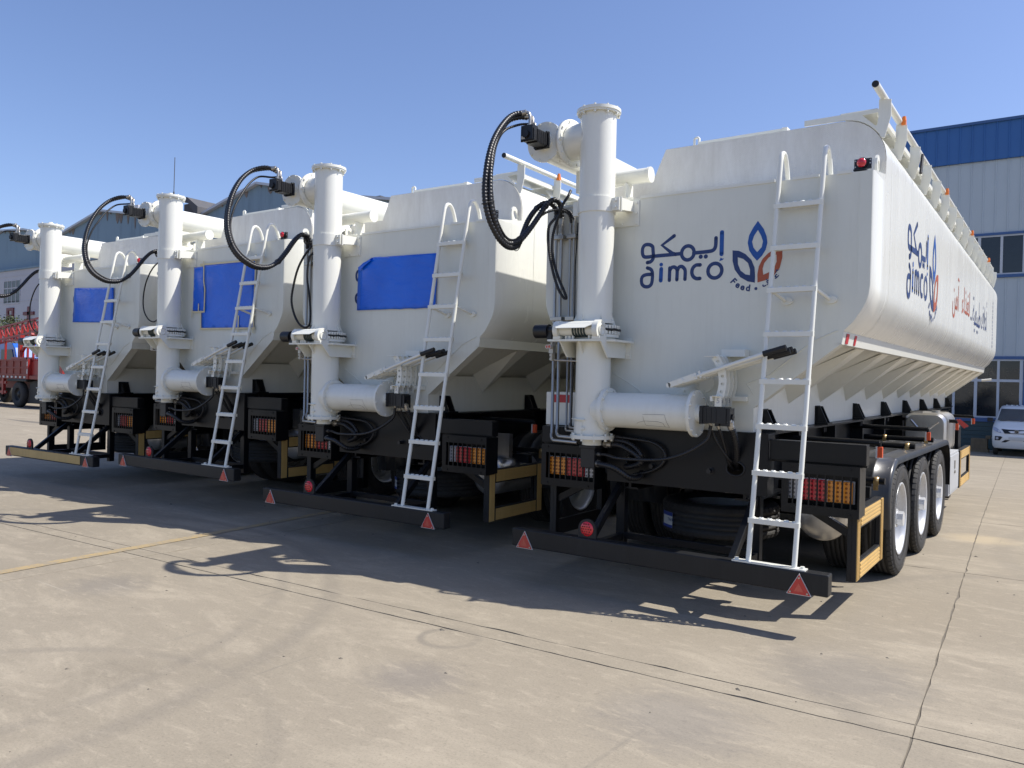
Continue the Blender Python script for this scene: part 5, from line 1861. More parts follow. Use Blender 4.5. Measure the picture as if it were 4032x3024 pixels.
def logo_parts(fn, lift, only=None):
    """fn(u, v, layer) -> point"""
    res = []
    b = MB()
    lay = [0]
    def put(mb, vf):
        lay[0] += 1
        v, f = vf
        mb.add([fn(p.x, p.y, lift * (1 + 0.02 * lay[0])) for p in v], f)
    W = 0.0275
    for k_, p in ST.items():
        if only and k_ not in only:
            continue
        put(b, stroke2d(p, W if k_ in ('waw', 'kaf', 'base') else 0.027))
    def ringv(cx, cz, rx, rz, w):
        pts = [(cx + rx * math.cos(2 * PI * i / 32), cz + rz * math.sin(2 * PI * i / 32)) for i in range(33)]
        v, f = [], []
        for i in range(33):
            a = 2 * PI * i / 32
            v += [Vector((cx + (rx + w / 2) * math.cos(a), cz + (rz + w / 2) * math.sin(a), 0)), Vector((cx + (rx - w / 2) * math.cos(a), cz + (rz - w / 2) * math.sin(a), 0))]
        return v, [(2 * i, 2 * i + 1, 2 * i + 3, 2 * i + 2) for i in range(32)]
    def dot(cx, cz, r):
        return [Vector((cx + r * math.cos(2 * PI * i / 16), cz + r * math.sin(2 * PI * i / 16), 0)) for i in range(16)], [tuple(range(16))]
    if not only:
        put(b, ringv(-.01, 2.75, .049, .052, .027))
        put(b, ringv(.201, 2.606, .052, .053, .027))
        put(b, dot(.091, 2.715, .016)); put(b, dot(.130, 2.714, .016)); put(b, dot(.504, 2.462, .011))
    res.append((b, 'navy'))
    if only:
        return res
    b = MB()
    for p in ST_LIGHT.values():
        put(b, stroke2d(p, 0.031))
    put(b, dot(-.221, 2.677, .0145))
    put(b, ([Vector((x, z, 0)) for x, z in ((.232, 2.673), (.243, 2.700), (.252, 2.690), (.268, 2.690), (.256, 2.679))], [(0, 1, 2, 3, 4)]))
    res.append((b, 'blue_print'))
    def dens(poly):
        q = []
        P_ = [Vector((x, z, 0)) for x, z in poly]
        return [(p.x, p.y) for p in P_]
    for o_, h_, mt in LEAF.values():
        b = MB()
        loops = [dens(o_), dens(h_)]
        tri_ = tessellate_polygon([[Vector((p[0], p[1], 0)) for p in lp] for lp in loops])
        flat = [p for lp in loops for p in lp]
        put(b, ([Vector((x, z, 0)) for x, z in flat], [tuple(t) for t in tri_]))
        res.append((b, mt))
    # small words under the leaves
    b = MB()
    for ch, cx, cz, ang in (('F', .338, 2.517, -48), ('e', .372, 2.490, -33), ('e', .408, 2.472, -20), ('d', .447, 2.463, -6)):
        tm, bb = text_raw(ch, 0.064, 0.0022)
        ca, sa = math.cos(rad(ang)), math.sin(rad(ang))
        mx = (bb[0] + bb[1]) / 2
        v = [Vector((cx + ca * (u - mx) - sa * (w - 0.015), cz + sa * (u - mx) + ca * (w - 0.015), 0)) for u, w, _ in tm.v]
        lay[0] += 1
        b.add([fn(p.x, p.y, lift * (1 + 0.02 * lay[0])) for p in v], tm.f)
    tm, bb = text_raw(shape_ar('أعلاف'), 0.085, 0.003)
    ca, sa = math.cos(rad(34)), math.sin(rad(34))
    sc_ = 0.165 / (bb[1] - bb[0])
    lay[0] += 1
    b.add([fn(0.556 + ca * (u - bb[0]) * sc_ - sa * w * sc_ * .8, 2.468 + sa * (u - bb[0]) * sc_ + ca * w * sc_ * .8, lift * (1 + 0.02 * lay[0])) for u, w, _ in tm.v], tm.f)
    res.append((b, 'navy'))
    return res


for b, mt in logo_parts(lambda u, v, l: (u, -l, v), 0.0012):
    PK(4, 'logo', b, mt)
SX = 1.258
for b, mt in logo_parts(lambda u, v, l: (SX + l, 1.35 + (u + .395) * 1.69, 2.5 + (v - 2.503) * 1.70), 0.0012):
    PK(4, 'side_logo', b, mt)
LG3, LG1 = (-0.086, 0.0), (-0.026, 0.0)
b, mt = logo_parts(lambda u, v, l: (u + LG3[0], -l, v + LG3[1]), 0.0012, ('a', 'waw'))[0]
PK(3, 'logo', b, mt)
b, mt = logo_parts(lambda u, v, l: (u + LG1[0], -l, v + LG1[1]), 0.0012, ('a', 'waw'))[0]
PK(1, 'logo', b, mt)

# slogan on the long side, letters in presentation forms, already in left-to-right order
def side_text(word, y0, y1, z0, z1, mat, base=0.0):
    tm, bb = text_raw(word, 1.0)
    sx_, sz_ = (y1 - y0) / max(1e-3, bb[1] - bb[0]), (z1 - z0) / max(1e-3, bb[3] - bb[2])
    tm.v = [(SX + 0.0015, y0 + (u - bb[0]) * sx_, z0 + (v - bb[2]) * sz_) for u, v, _ in tm.v]
    PK(4, 'side_slogan', tm, mat)


side_text(shape_ar('آمن'), 4.37, 4.98, 2.57, 3.06, 'rust_print')
side_text(shape_ar('لغذاء'), 5.30, 6.20, 2.68, 3.02, 'rust_print')
side_text('..', 6.34, 6.50, 2.68, 2.73, 'navy')
side_text(shape_ar('طبيعية'), 6.62, 7.72, 2.55, 3.02, 'navy')
side_text(shape_ar('أعلاف'), 7.85, 8.80, 2.66, 3.13, 'navy')
b = MB()
rv = random.Random(5)
z = 3.24
while z > 2.5:
    h_ = rv.uniform(0.025, 0.055)
    b.add([(SX + 0.0015, 9.93, z), (SX + 0.0015, 9.93, z - h_), (SX + 0.0015, 10.0, z - h_ * rv.uniform(.8, 1)), (SX + 0.0015, 10.0, z)], [(0, 1, 2, 3)])
    z -= h_ + 0.018
PK(4, 'side_lettering', b, 'navy')

# parts one trailer alone has
b = MB()
for y0, y1, m_ in ((0.02, 0.13, 1), (0.27, 0.36, 1)):
    q = [(1.0975, 2.140), (1.0855, 2.072)]
    b.add([(q[0][0] + .003, y0 + .06, q[0][1]), (q[1][0] + .003, y0 + .06, q[1][1]), (q[1][0] + .003, y1 + .03, q[1][1]), (q[0][0] + .003, y1 + .03, q[0][1])], [(0, 1, 2, 3)])
PK(4, 'reflective_tape', b, 'red_tape')

b = MB(); b.box(-1.02, 0.86, -0.552, -0.548, 0.525, 0.632)
o = PK(1, 'yellow_strip', b, 'yellow')
o['label'] = 'faded yellow reflective strip along the whole bumper'
b = MB(); b.box(-1.30, -1.0, 0.12, 0.40, 1.41, 1.685)
cb = PK(4, 'control_box', b, 'white', bevel=0.004)
b = MB(); b.box(-1.235, -1.06, 0.116, 0.119, 1.60, 1.665)
PK(4, 'red_strip', b, 'red_tape', cb)

# ------------------------------------------------------------------ blue film on the rear panels (things of their own)
def film(k, name, outline, label, y=-0.012, seed=1, res=0.03, group='blue protective films on the rear panels'):
    rr = random.Random(seed)
    xs_ = [p[0] for p in outline]; zs_ = [p[1] for p in outline]
    tris = tessellate_polygon([[Vector((x, z, 0)) for x, z in outline]])
    import bmesh
    bm = bmesh.new()
    vs = [bm.verts.new((x, 0, z)) for x, z in outline]
    for t in tris:
        try:
            bm.faces.new([vs[i] for i in t])
        except ValueError:
            pass
    for _ in range(4):
        long_e = [e for e in bm.edges if e.calc_length() > res * 2.2]
        if not long_e:
            break
        bmesh.ops.subdivide_edges(bm, edges=long_e, cuts=1)
        bmesh.ops.triangulate(bm, faces=[f for f in bm.faces if len(f.verts) > 3])
    ph = [rr.uniform(0, 6) for _ in range(8)]
    for v in bm.verts:
        x, _, z = v.co
        d = 0.0022 * math.sin(9 * x + 5 * z + ph[0]) + 0.0016 * math.sin(23 * x - 11 * z + ph[1]) + 0.0012 * math.sin(6 * x + 31 * z + ph[2])
        v.co.y = y - abs(d)
        if min(abs(z - max(zs_)), abs(z - min(zs_))) < 0.004 or min(abs(x - max(xs_)), abs(x - min(xs_))) < 0.004:
            v.co.z += 0.003 * math.sin(31 * x + ph[3])
            v.co.x += 0.003 * math.sin(27 * z + ph[4])
        v.co.z -= G
    ex = bmesh.ops.solidify(bm, geom=list(bm.faces), thickness=0.0012)
    me = bpy.data.meshes.new(name)
    bm.to_mesh(me); bm.free()
    for p_ in me.polygons:
        p_.use_smooth = True
    me.materials.append(M['film'])
    o = place(name, me)
    o.matrix_world = pose_matrix(k)
    tag(o, label, 'protective film', group)
    return o


f3 = film(3, 'protective_film', [(-0.245, 2.958), (0.588, 2.944), (0.592, 2.8), (0.586, 2.434), (-0.437, 2.441), (-0.428, 2.86)], 'wide smooth blue film with one peeled corner stuck on a white trailer', seed=2)
b = MB()
b.sheet([[(-0.428, -0.016, 2.86), (-0.34, -0.018, 2.91), (-0.245, -0.016, 2.958)], [(-0.40, -0.045, 2.865), (-0.325, -0.05, 2.905), (-0.235, -0.04, 2.94)], [(-0.385, -0.04, 2.83), (-0.32, -0.045, 2.875), (-0.24, -0.035, 2.925)]])
b.build('peeled_corner', 'film', f3, 0, SH)
f2 = film(2, 'protective_film', [(-0.232, 3.003), (0.768, 2.992), (0.736, 2.212), (-0.275, 2.224), (-0.281, 2.425), (-0.205, 2.431)], 'large creased blue film bordered with cream tape on a trailer rear', seed=5)
tp = MB()
def strip(mb, a, b_, w, y=-0.018):
    a, b_ = Vector((a[0], 0, a[1])), Vector((b_[0], 0, b_[1]))
    d = (b_ - a).normalized()
    n_ = Vector((-d.z, 0, d.x)) * w / 2
    mb.add([(p.x, y, p.z) for p in (a - n_, a + n_, b_ + n_, b_ - n_)], [(0, 1, 2, 3)])
for i, (p, q) in enumerate((((-0.32, 3.01), (0.80, 2.998)), ((0.775, 3.06), (0.742, 2.15)), ((-0.30, 2.216), (0.78, 2.204)), ((-0.283, 2.44), (-0.275, 2.20)), ((0.47, 2.36), (0.465, 2.12)))):
    strip(tp, p, q, 0.022, -0.018 - 0.001 * i)
tp.build('masking_tape', 'cream_tape', f2, 0, SH)
f2b = film(2, 'protective_film', [(-0.445, 2.985), (-0.255, 2.98), (-0.222, 2.434), (-0.456, 2.436)], 'narrow blue film strip edged with cream tape beside the large taped film', seed=8)
tp = MB()
for i, (p, q) in enumerate((((-0.24, 3.05), (-0.235, 2.80)), ((-0.235, 2.80), (-0.205, 2.70)), ((-0.205, 2.70), (-0.213, 2.42)), ((-0.47, 2.43), (-0.20, 2.425)), ((-0.46, 2.46), (-0.47, 2.36)), ((-0.325, 2.53), (-0.325, 2.43)))):
    strip(tp, p, q, 0.02, -0.019 - 0.001 * i)
tp.build('masking_tape', 'cream_tape', f2b, 0, SH)
f1 = film(1, 'protective_film', [(-0.362, 2.951), (0.659, 2.912), (0.652, 2.7), (0.644, 2.43), (-0.395, 2.457)], 'blue film sheet on the trailer whose bumper has a yellow strip', seed=11)

# ------------------------------------------------------------------ building on the right
YF = 30.8
ZB = -0.42
bld = empty('factory_building', (-1, YF, ZB), 'long grey factory with a blue parapet and two bands of windows', 'building')
inv = Matrix.Translation((1, -YF, -ZB))


def BP(name, mb, mat, parent=None, root=bld, bevel=0, split=False):
    sh = (-bld.location.x, -bld.location.y, -bld.location.z)
    return mb.build(name, mat, parent or root, bevel, sh, split)


XA, XB_ = -14.0, 13.0
def ribbed(z0, z1, y0, pitch=0.42, d=0.03):
    b = MB()
    x = XA
    prof = []
    while x < XB_ - pitch:
        prof += [(x, y0), (x + pitch * 0.80, y0), (x + pitch * 0.86, y0 - d), (x + pitch * 0.93, y0 - d), (x + pitch * 0.99, y0)]
        x += pitch
    prof.append((XB_, y0))
    b.sheet([[(p[0], p[1], z) for p in prof] for z in (z0, z1)], False)
    return b
BP('parapet_cladding', ribbed(11.0, 12.47, YF - 0.10), 'clad_blue')
b = MB(); b.box(XA, XB_, YF - 0.18, YF + 0.3, 12.47, 12.58); BP('coping', b, 'blue_trim')
BP('wall_cladding', ribbed(8.12, 11.0, YF), 'clad_grey')
BP('wall_cladding', ribbed(3.22, 6.36, YF), 'clad_grey')
b = MB()
b.box(XA, XB_, YF - 0.06, YF + 0.06, 8.02, 8.12)
b.box(XA, XB_, YF - 0.08, YF + 0.06, 6.34, 6.46)
b.box(XA, XB_, YF - 0.06, YF + 0.06, 3.14, 3.26)
b.box(XA, XB_, YF - 0.07, YF + 0.06, 0.68, 0.84)
for x in (0.95, 5.5, 10.1, -3.6, -8.2, -12.7):
    b.box(x - 0.05, x + 0.14, YF - 0.06, YF + 0.06, 0.85, 3.14)
BP('blue_trim', b, 'blue_trim', split=True)
b = MB()
b.box(XA, XB_, YF + 0.0, YF + 0.2, ZB, 0.68)
for i in range(6):
    z = -0.38 + 0.175 * i
    b.prism([(YF - 0.001, z), (YF - 0.022, z + 0.004), (YF - 0.012, z + 0.165), (YF - 0.001, z + 0.168)], 'x', XA, XB_)
BP('siding', b, 'clad_teal')
b = MB()
b.box(XA, XB_, YF + 0.35, YF + 0.5, ZB, 12.3)
b.box(XA, XB_, YF + 0.5, YF + 22, ZB, 11.9)
BP('wall', b, 'clad_grey')


def windows(z0, z1, trans, name):
    pitch = 0.76
    npan = int((XB_ - XA) / (pitch * 2))
    for i in range(npan):
        xs0 = 0.07 - 0.76 - 2 * pitch * 9 + 2 * pitch * i
        xs1 = xs0 + 2 * pitch
        if xs0 < XA or xs1 > XB_:
            continue
        b = MB()
        for x, w in ((xs0, 0.055), (xs0 + pitch, 0.045), (xs1, 0.055)):
            if x == xs1:
                continue
            b.box(x - w, x + w, YF - 0.03, YF + 0.05, z0, z1)
        b.box(xs0 + 0.056, xs1 - 0.056, YF - 0.026, YF + 0.05, z0, z0 + 0.06)
        b.box(xs0 + 0.056, xs1 - 0.056, YF - 0.026, YF + 0.05, z1 - 0.06, z1)
        if trans:
            b.box(xs0 + 0.056, xs1 - 0.056, YF - 0.024, YF + 0.05, trans - 0.05, trans + 0.05)
        fr = BP('window', b, 'frame_white')
        cells = [(z0 + 0.06, (trans - 0.05) if trans else z1 - 0.06)]
        if trans:
            cells.append((trans + 0.05, z1 - 0.06))
        for za, zb_ in cells:
            for xa in (xs0, xs0 + pitch):
                q = MB(); q.box(xa + 0.045, xa + pitch - 0.045, YF + 0.012, YF + 0.022, za, zb_)
                BP('pane', q, 'pane', fr)


windows(6.46, 8.02, None, 'window')
windows(0.84, 3.14, 2.31, 'window')

# apron strip and bits in front of the wall
pl = empty('wooden_pallet', (-0.35, 29.2, ZB), 'small stack of timber blocks against the teal wall', 'timber')
q = MB(); q.box(-0.45, 0.28, -0.25, 0.3, 0.0, 0.12); q.build('block', 'wood', pl, 0.01)
q = MB(); q.box(-0.30, 0.24, -0.22, 0.25, 0.12, 0.50); q.build('block', 'wood', pl, 0.01)
q = MB(); q.box(0.18, 0.33, -0.24, 0.28, 0.501, 0.62); q.build('block', 'wood', pl, 0.01)

# ------------------------------------------------------------------ white van
van = empty('white_van', (0.88, 27.35, -0.42), 'white small van facing the yard beside the teal factory wall', 'van')


def VP(name, mb, mat, parent=None, bevel=0):
    return mb.build(name, mat, parent or van, bevel, None, name in ('wiper', 'roof_rib', 'seat', 'badge_stripe'))


def loft(mb, secs, smooth=True):
    m_ = len(secs[0])
    vs = [p for s_ in secs for p in s_]
    fs = [(i * m_ + k, i * m_ + (k + 1) % m_, (i + 1) * m_ + (k + 1) % m_, (i + 1) * m_ + k) for i in range(len(secs) - 1) for k in range(m_)]
    mb.add(vs, fs, smooth)
    mb.add(secs[0], [tuple(reversed(range(m_)))])
    mb.add(secs[-1], [tuple(range(m_))])


def vsec(z, hw, y0, y1, r=0.12):
    """horizontal slice of the body, front edge bowed"""
    pts = []
    for i in range(9):
        t = -1 + 2 * i / 8
        pts.append((t * (hw - r * 0.3), y0 + 0.10 * t * t + (r * 0.6 if abs(t) == 1 else 0), z))
    pts += [(hw, y0 + 0.35, z), (hw, y1 - 0.1, z), (hw - 0.08, y1, z), (-hw + 0.08, y1, z), (-hw, y1 - 0.1, z), (-hw, y0 + 0.35, z)]
    return pts
b = MB()
loft(b, [vsec(0.26, 0.70, 0.06, 3.55), vsec(0.34, 0.745, 0.0, 3.6), vsec(0.62, 0.765, -0.02, 3.62), vsec(0.86, 0.765, 0.04, 3.62), vsec(1.02, 0.755, 0.20, 3.62), vsec(1.17, 0.735, 0.58, 3.62), vsec(1.22, 0.715, 0.66, 3.62),
         vsec(1.45, 0.665, 0.98, 3.60), vsec(1.66, 0.61, 1.26, 3.58), vsec(1.74, 0.57, 1.42, 3.52), vsec(1.775, 0.50, 1.62, 3.4)])
VP('body', b, 'van_white')
def wpt(x, t):
    """point on the windscreen: x -1..1, t 0 (bottom) .. 1 (top)"""
    z = 1.20 + t * 0.47
    hw = 0.69 - 0.10 * t
    y0 = 0.64 + (z - 1.22) * 1.33
    return (x * hw, y0 + 0.10 * x * x - 0.02, z + 0.01)
b = MB()
b.sheet([[wpt(-0.92 + 1.84 * i / 8, t) for i in range(9)] for t in (0.06, 0.35, 0.65, 0.95)])
VP('windscreen', b, 'windscreen')
b = MB()
for x0_, x1_ in ((-0.55, 0.0), (0.05, 0.55)):
    b.tube([(x0_, 0.66, 1.225), ((x0_ + x1_) / 2, 0.68, 1.245), (x1_, 0.70, 1.26)], 0.008, 6)
VP('wiper', b, 'grip')
def fpt(x, z, dy=-0.012):
    t = x / 0.74
    yb = -0.02 if z < 0.66 else (-0.02 + (z - 0.62) * 0.25 if z < 0.86 else 0.04 + (z - 0.86) * 1.0)
    if z < 0.62:
        yb = -0.02 + (0.62 - z) * 0.07
    return (x, yb + 0.10 * t * t + dy, z)
def fpoly(poly, dy):
    b = MB()
    b.add([fpt(x, z, dy) for x, z in poly], [tuple(range(len(poly)))])
    b.add([fpt(x, z, dy + 0.03) for x, z in poly] + [fpt(x, z, dy) for x, z in poly], [(i, (i + 1) % len(poly), (i + 1) % len(poly) + len(poly), i + len(poly)) for i in range(len(poly))])
    return b
gb = VP('grille', fpoly([(-0.47, 0.945), (-0.36, 0.79), (0.36, 0.79), (0.47, 0.945), (0.25, 0.93), (-0.25, 0.93)], -0.03), 'grip')
b = MB(); b.lathe([(0.055, 0), (0.068, -0.012), (0.072, 0)], (0, -0.03, 0.862), (0, 1, 0), 24)
VP('badge_ring', b, 'steel', gb)
b = MB()
b.cyl((0, -0.028, 0.862), (0, -0.036, 0.862), 0.052, n=20)
VP('badge_disc', b, 'motor', gb)
b = MB()
for dx in (-0.022, 0.0, 0.022):
    b.bar((dx - 0.014, -0.040, 0.850 + dx * 0.2), (dx + 0.016, -0.040, 0.888 + dx * .2), 0.006, 0.012, (0, 1, 0))
VP('badge_stripe', b, 'steel', gb)
for sx in (-1, 1):
    VP('headlight', fpoly([(sx * 0.50, 0.87), (sx * 0.46, 0.80), (sx * 0.60, 0.835), (sx * 0.715, 0.90), (sx * 0.725, 1.01), (sx * 0.64, 0.99)], -0.018), 'headlight')
    fl = VP('fog_lamp_recess', fpoly([(sx * 0.42, 0.66), (sx * 0.50, 0.54), (sx * 0.66, 0.54), (sx * 0.655, 0.685), (sx * 0.48, 0.685)], -0.014), 'grip')
    p = fpt(sx * 0.585, 0.612, -0.03)
    b = MB(); b.cyl((p[0], p[1] + 0.02, p[2]), p, 0.045, n=16); VP('fog_lamp', b, 'headlight', fl)
VP('lower_intake', fpoly([(-0.46, 0.475), (-0.34, 0.565), (0.34, 0.565), (0.46, 0.475)], -0.016), 'grip')
b = MB(); b.box(-0.24, 0.24, -0.06, -0.045, 0.56, 0.675); VP('number_plate', b, 'label_white', None, 0.004)
for sx in (-1, 1):
    b = MB()
    b.box(sx * 0.86 - 0.09, sx * 0.86 + 0.09, 0.72, 0.80, 1.17, 1.32)
    b.bar((sx * 0.70, 0.76, 1.22), (sx * 0.80, 0.76, 1.24), 0.04, 0.04)
    VP('mirror', b, 'grip', None, 0.02)
for sx in (-1, 1):
    for y in (0.62, 2.9):
        b = MB(); b.lathe([(0.16, -0.07), (0.25, -0.08), (0.28, -0.05), (0.28, 0.05), (0.25, 0.08), (0.16, 0.07)], (sx * 0.655, y, 0.28), (1, 0, 0), 24)
        wh = VP('wheel', b, 'tyre')
        b = MB(); b.cyl((sx * 0.60, y, 0.28), (sx * 0.72, y, 0.28), 0.165, n=20); VP('rim', b, 'rim', wh)
b = MB()
for x in (-0.40, -0.24, -0.08, 0.08, 0.24, 0.40):
    b.box(x - 0.03, x + 0.03, 1.65, 3.3, 1.775, 1.80)
VP('roof_rib', b, 'van_white', None, 0.008)
b = MB(); b.tube([(-0.02, 1.62, 1.775), (-0.03, 1.7, 1.95)], 0.006, 6); b.cyl((-0.02, 1.62, 1.77), (-0.02, 1.62, 1.80), 0.02, n=8)
VP('aerial', b, 'grip')
b = MB()
for x in (-0.32, 0.32):
    b.box(x - 0.16, x + 0.16, 1.72, 1.80, 1.15, 1.50)
    b.box(x - 0.09, x + 0.09, 1.73, 1.80, 1.50, 1.62)
VP('seat', b, 'motor', None, 0.03)

# ------------------------------------------------------------------ halls and white building at left
YH = 28.0
hall = empty('weathered_hall', (-50, YH, -0.42), 'tall weathered blue hall with stepped gables behind the trailers', 'building')


def HP(name, mb, mat, parent=None):
    o = mb.build(name, mat, parent or hall, 0, (50, -YH, 0.42), name == 'roof_vent')
    if name == 'peeling_edge':
        o['kind'] = 'stuff'
    return o


gable = [(-29, -0.42), (-29, 11.9), (-33, 12.55), (-42.3, 14.5), (-48.6, 13.0), (-55.0, 13.6), (-62.3, 14.75), (-69.2, 13.3), (-75.5, 14.4), (-81.0, 14.75), (-88, 13.4), (-100, 13.4), (-100, -0.42)]
b = MB(); b.prism(gable, 'y', YH, YH + 25)
HP('wall', b, 'hall_blue')
b = MB()
top = gable[1:12]
for p, q in zip(top, top[1:]):
    b.bar((p[0], YH - 0.05, p[1] + 0.10), (q[0], YH - 0.05, q[1] + 0.10), 0.5, 0.16)
HP('roof_edge', b, 'frame_white')
b = MB()
rg = random.Random(9)
for p, q in zip(top[1:], top[2:]):
    L_ = math.hypot(q[0] - p[0], q[1] - p[1])
    n_ = int(L_ / 0.5)
    for i in range(n_):
        if rng.random() < 0.4:
            continue
        t = (i + .5) / n_
        x, z = p[0] + (q[0] - p[0]) * t, p[1] + (q[1] - p[1]) * t
        hgt = rg.choice((0.1, 0.15, 0.25, 0.6, 0.8)) * rg.uniform(.6, 1.3)
        w_ = rg.uniform(.1, .35)
        b.prism([(x - w_, z), (x + w_, z), (x + w_ * .5, z - hgt * .8), (x, z - hgt), (x - w_ * .7, z - hgt * .6)], 'y', YH - 0.03, YH - 0.005)
HP('peeling_edge', b, 'rust')
b = MB()
b.prism([(-48.3, 13.1), (-48.3, 13.6), (-49.6, 14.4), (-51.4, 14.55), (-51.4, 14.40), (-49.7, 14.2), (-48.6, 13.1)], 'y', YH - 0.6, YH + 6)
b.box(-51.2, -49.7, YH + 0.2, YH + 5, 12.6, 14.2)
b.box(-48.75, -48.15, YH - 0.4, YH + 0.2, -0.42, 13.0)
HP('canopy', b, 'hall_dark')
for x in (-55.0, -56.6, -58.2):
    b = MB(); b.box(x - 0.55, x + 0.45, YH + 0.4, YH + 1.6, 13.2, 14.95)
    HP('roof_vent', b, 'hall_white')
b = MB()
for i in range(12):
    b.box(-63.0 + i * 0.9, -62.96 + i * 0.9, YH + 0.1, YH + 0.14, 14.4 - i * .12, 15.0 - i * .14)
b.bar((-63, YH + .12, 15.0), (-53.1, YH + .12, 13.45), 0.05, 0.05)
HP('roof_railing', b, 'hall_white')
b = MB(); b.box(-33.2, -32.0, YH + 1, YH + 2, 12.4, 12.85); b.box(-34.2, -33.8, YH + 1, YH + 2, 12.4, 12.95)
HP('roof_vent', b, 'hall_dark')
ant = empty('radio_mast', (-49.0, 26, -0.4), 'thin radio mast rising behind the white trailers', 'mast')
MB().tube([(0, 0, 0), (0, 0, 14.8)], 0.05, 6).build('pole', 'hall_dark', ant)
MB().tube([(0, 0, 14.6), (0, 0, 17.2)], 0.025, 6).build('tip', 'hall_dark', ant)

wb = empty('white_office', (-78, 26, -0.42), 'low white building with red wall letters and a barred window', 'building')


def WP(name, mb, mat, parent=None):
    return mb.build(name, mat, parent or wb, 0, (78, -26, 0.42))


YW = 27.4
b = MB(); b.box(-100, -60, YW, YW + 0.55, -0.42, 10.75)
for z in (7.9, 10.2):
    b.box(-100, -60, YW - 0.02, YW, z, z + 0.06)
WP('wall', b, 'hall_white')
b = MB(); b.box(-100, -60, YW - 0.1, YW + 0.6, 10.75, 10.9); WP('parapet', b, 'hall_blue')
# measured on the plane of the wall
def wq(x):
    return x * (YW + 5.59) / (28.0 + 5.59) + 2.32 * (1 - (YW + 5.59) / (28.0 + 5.59))
wx0, wx1 = wq(-79.6), wq(-76.3)
b = MB()
for x in (wx0, wx0 + (wx1 - wx0) * .25, wx0 + (wx1 - wx0) * .5, wx0 + (wx1 - wx0) * .75, wx1):
    b.box(x - .05, x + .05, YW - 0.04, YW - .001, 7.75, 9.85)
for z in (7.75, 9.15, 9.85):
    b.box(wx0, wx1, YW - 0.035, YW - .002, z - .05, z + .05)
wf_ = WP('window', b, 'hall_white')
for i in range(4):
    for z0, z1 in ((7.8, 9.1), (9.2, 9.8)):
        q = MB(); xa = wx0 + (wx1 - wx0) * i / 4
        q.box(xa + .06, xa + (wx1 - wx0) / 4 - .06, YW - 0.02, YW - 0.01, z0, z1)
        WP('pane', q, 'pane_far', wf_)
def letter(strokes, x0, x1, z0, z1):
    b = MB()
    for sx0, sx1, sz0, sz1 in strokes:
        b.box(x0 + (x1 - x0) * sx0, x0 + (x1 - x0) * sx1, YW - 0.12, YW - 0.001, z0 + (z1 - z0) * sz0, z0 + (z1 - z0) * sz1)
    WP('sign_letter', b, 'sign_red')
letter([(.2, .8, .92, 1.0), (.2, .34, .62, .92), (.66, .8, .62, .92), (.34, .66, .75, .80), (.2, .8, .58, .66), (.0, 1.0, .44, .52), (.1, .24, .0, .38), (.76, .9, .0, .38), (.24, .76, .31, .38), (.24, .76, .16, .21)], wq(-79.2), wq(-76.9), 4.3, 7.35)
letter([(.42, .58, .55, 1.0), (.08, .92, .74, .84), (.2, .8, .54, .62), (.0, 1.0, .38, .47), (.18, .32, .0, .36), (.68, .82, .0, .36), (.32, .68, .02, .1), (.42, .58, .36, .56), (.32, .68, .2, .27)], wq(-75.6), wq(-73.2), 4.5, 7.35)

# bush in front of the letters
tr = empty('bushy_tree', (-62.75, 22.1, -0.32), 'small bushy tree in front of the white building', 'tree')
b = MB(); b.cyl((0, 0, 0), (0.1, 0, 3.9), 0.14, 0.09, n=8)
for a in range(5):
    b.cyl((0.1, 0, 3.4 + a * .1), (1.2 * math.cos(a * 1.3), 1.2 * math.sin(a * 1.3), 4.9), 0.06, 0.03, n=6)
b.build('trunk', 'wood', tr)
b = MB()
rt = random.Random(4)
for cl in range(46):
    th, ph_ = rt.uniform(0, 2 * PI), rt.uniform(-0.6, 1.4)
    r_ = rt.uniform(0.6, 1.0)
    c = Vector((2.5 * r_ * math.cos(th) * math.cos(ph_), 1.7 * r_ * math.sin(th) * math.cos(ph_), 4.95 + 0.95 * r_ * math.sin(ph_)))
    for l in range(34):
        p = c + Vector((rt.gauss(0, .28), rt.gauss(0, .28), rt.gauss(0, .2)))
        u = Vector((rt.uniform(-1, 1), rt.uniform(-1, 1), rt.uniform(-1, 1))).normalized()
        v = u.cross(Vector((rt.uniform(-1, 1), rt.uniform(-1, 1), rt.uniform(-1, 1)))).normalized()
        s_ = rt.uniform(.06, .12)
        b.add([p - u * s_, p + v * s_ * .5, p + u * s_, p - v * s_ * .5], [(0, 1, 2, 3)])
o = b.build('crown', 'leaf', tr)
o['kind'] = 'stuff'

# ------------------------------------------------------------------ red crane truck and blue cab
RY = 11.36
rt_ = empty('crane_truck', (-38, RY + 1.2, -0.11), 'red flatbed truck carrying a red lattice boom above its side boards', 'truck')


def RP(name, mb, mat, parent=None, bevel=0):
    return mb.build(name, mat, parent or rt_, bevel, (38, -RY - 1.2, 0.11), name in ('side_guard', 'boom_post', 'mudguard', 'reflector', 'deck', 'tail_board'))


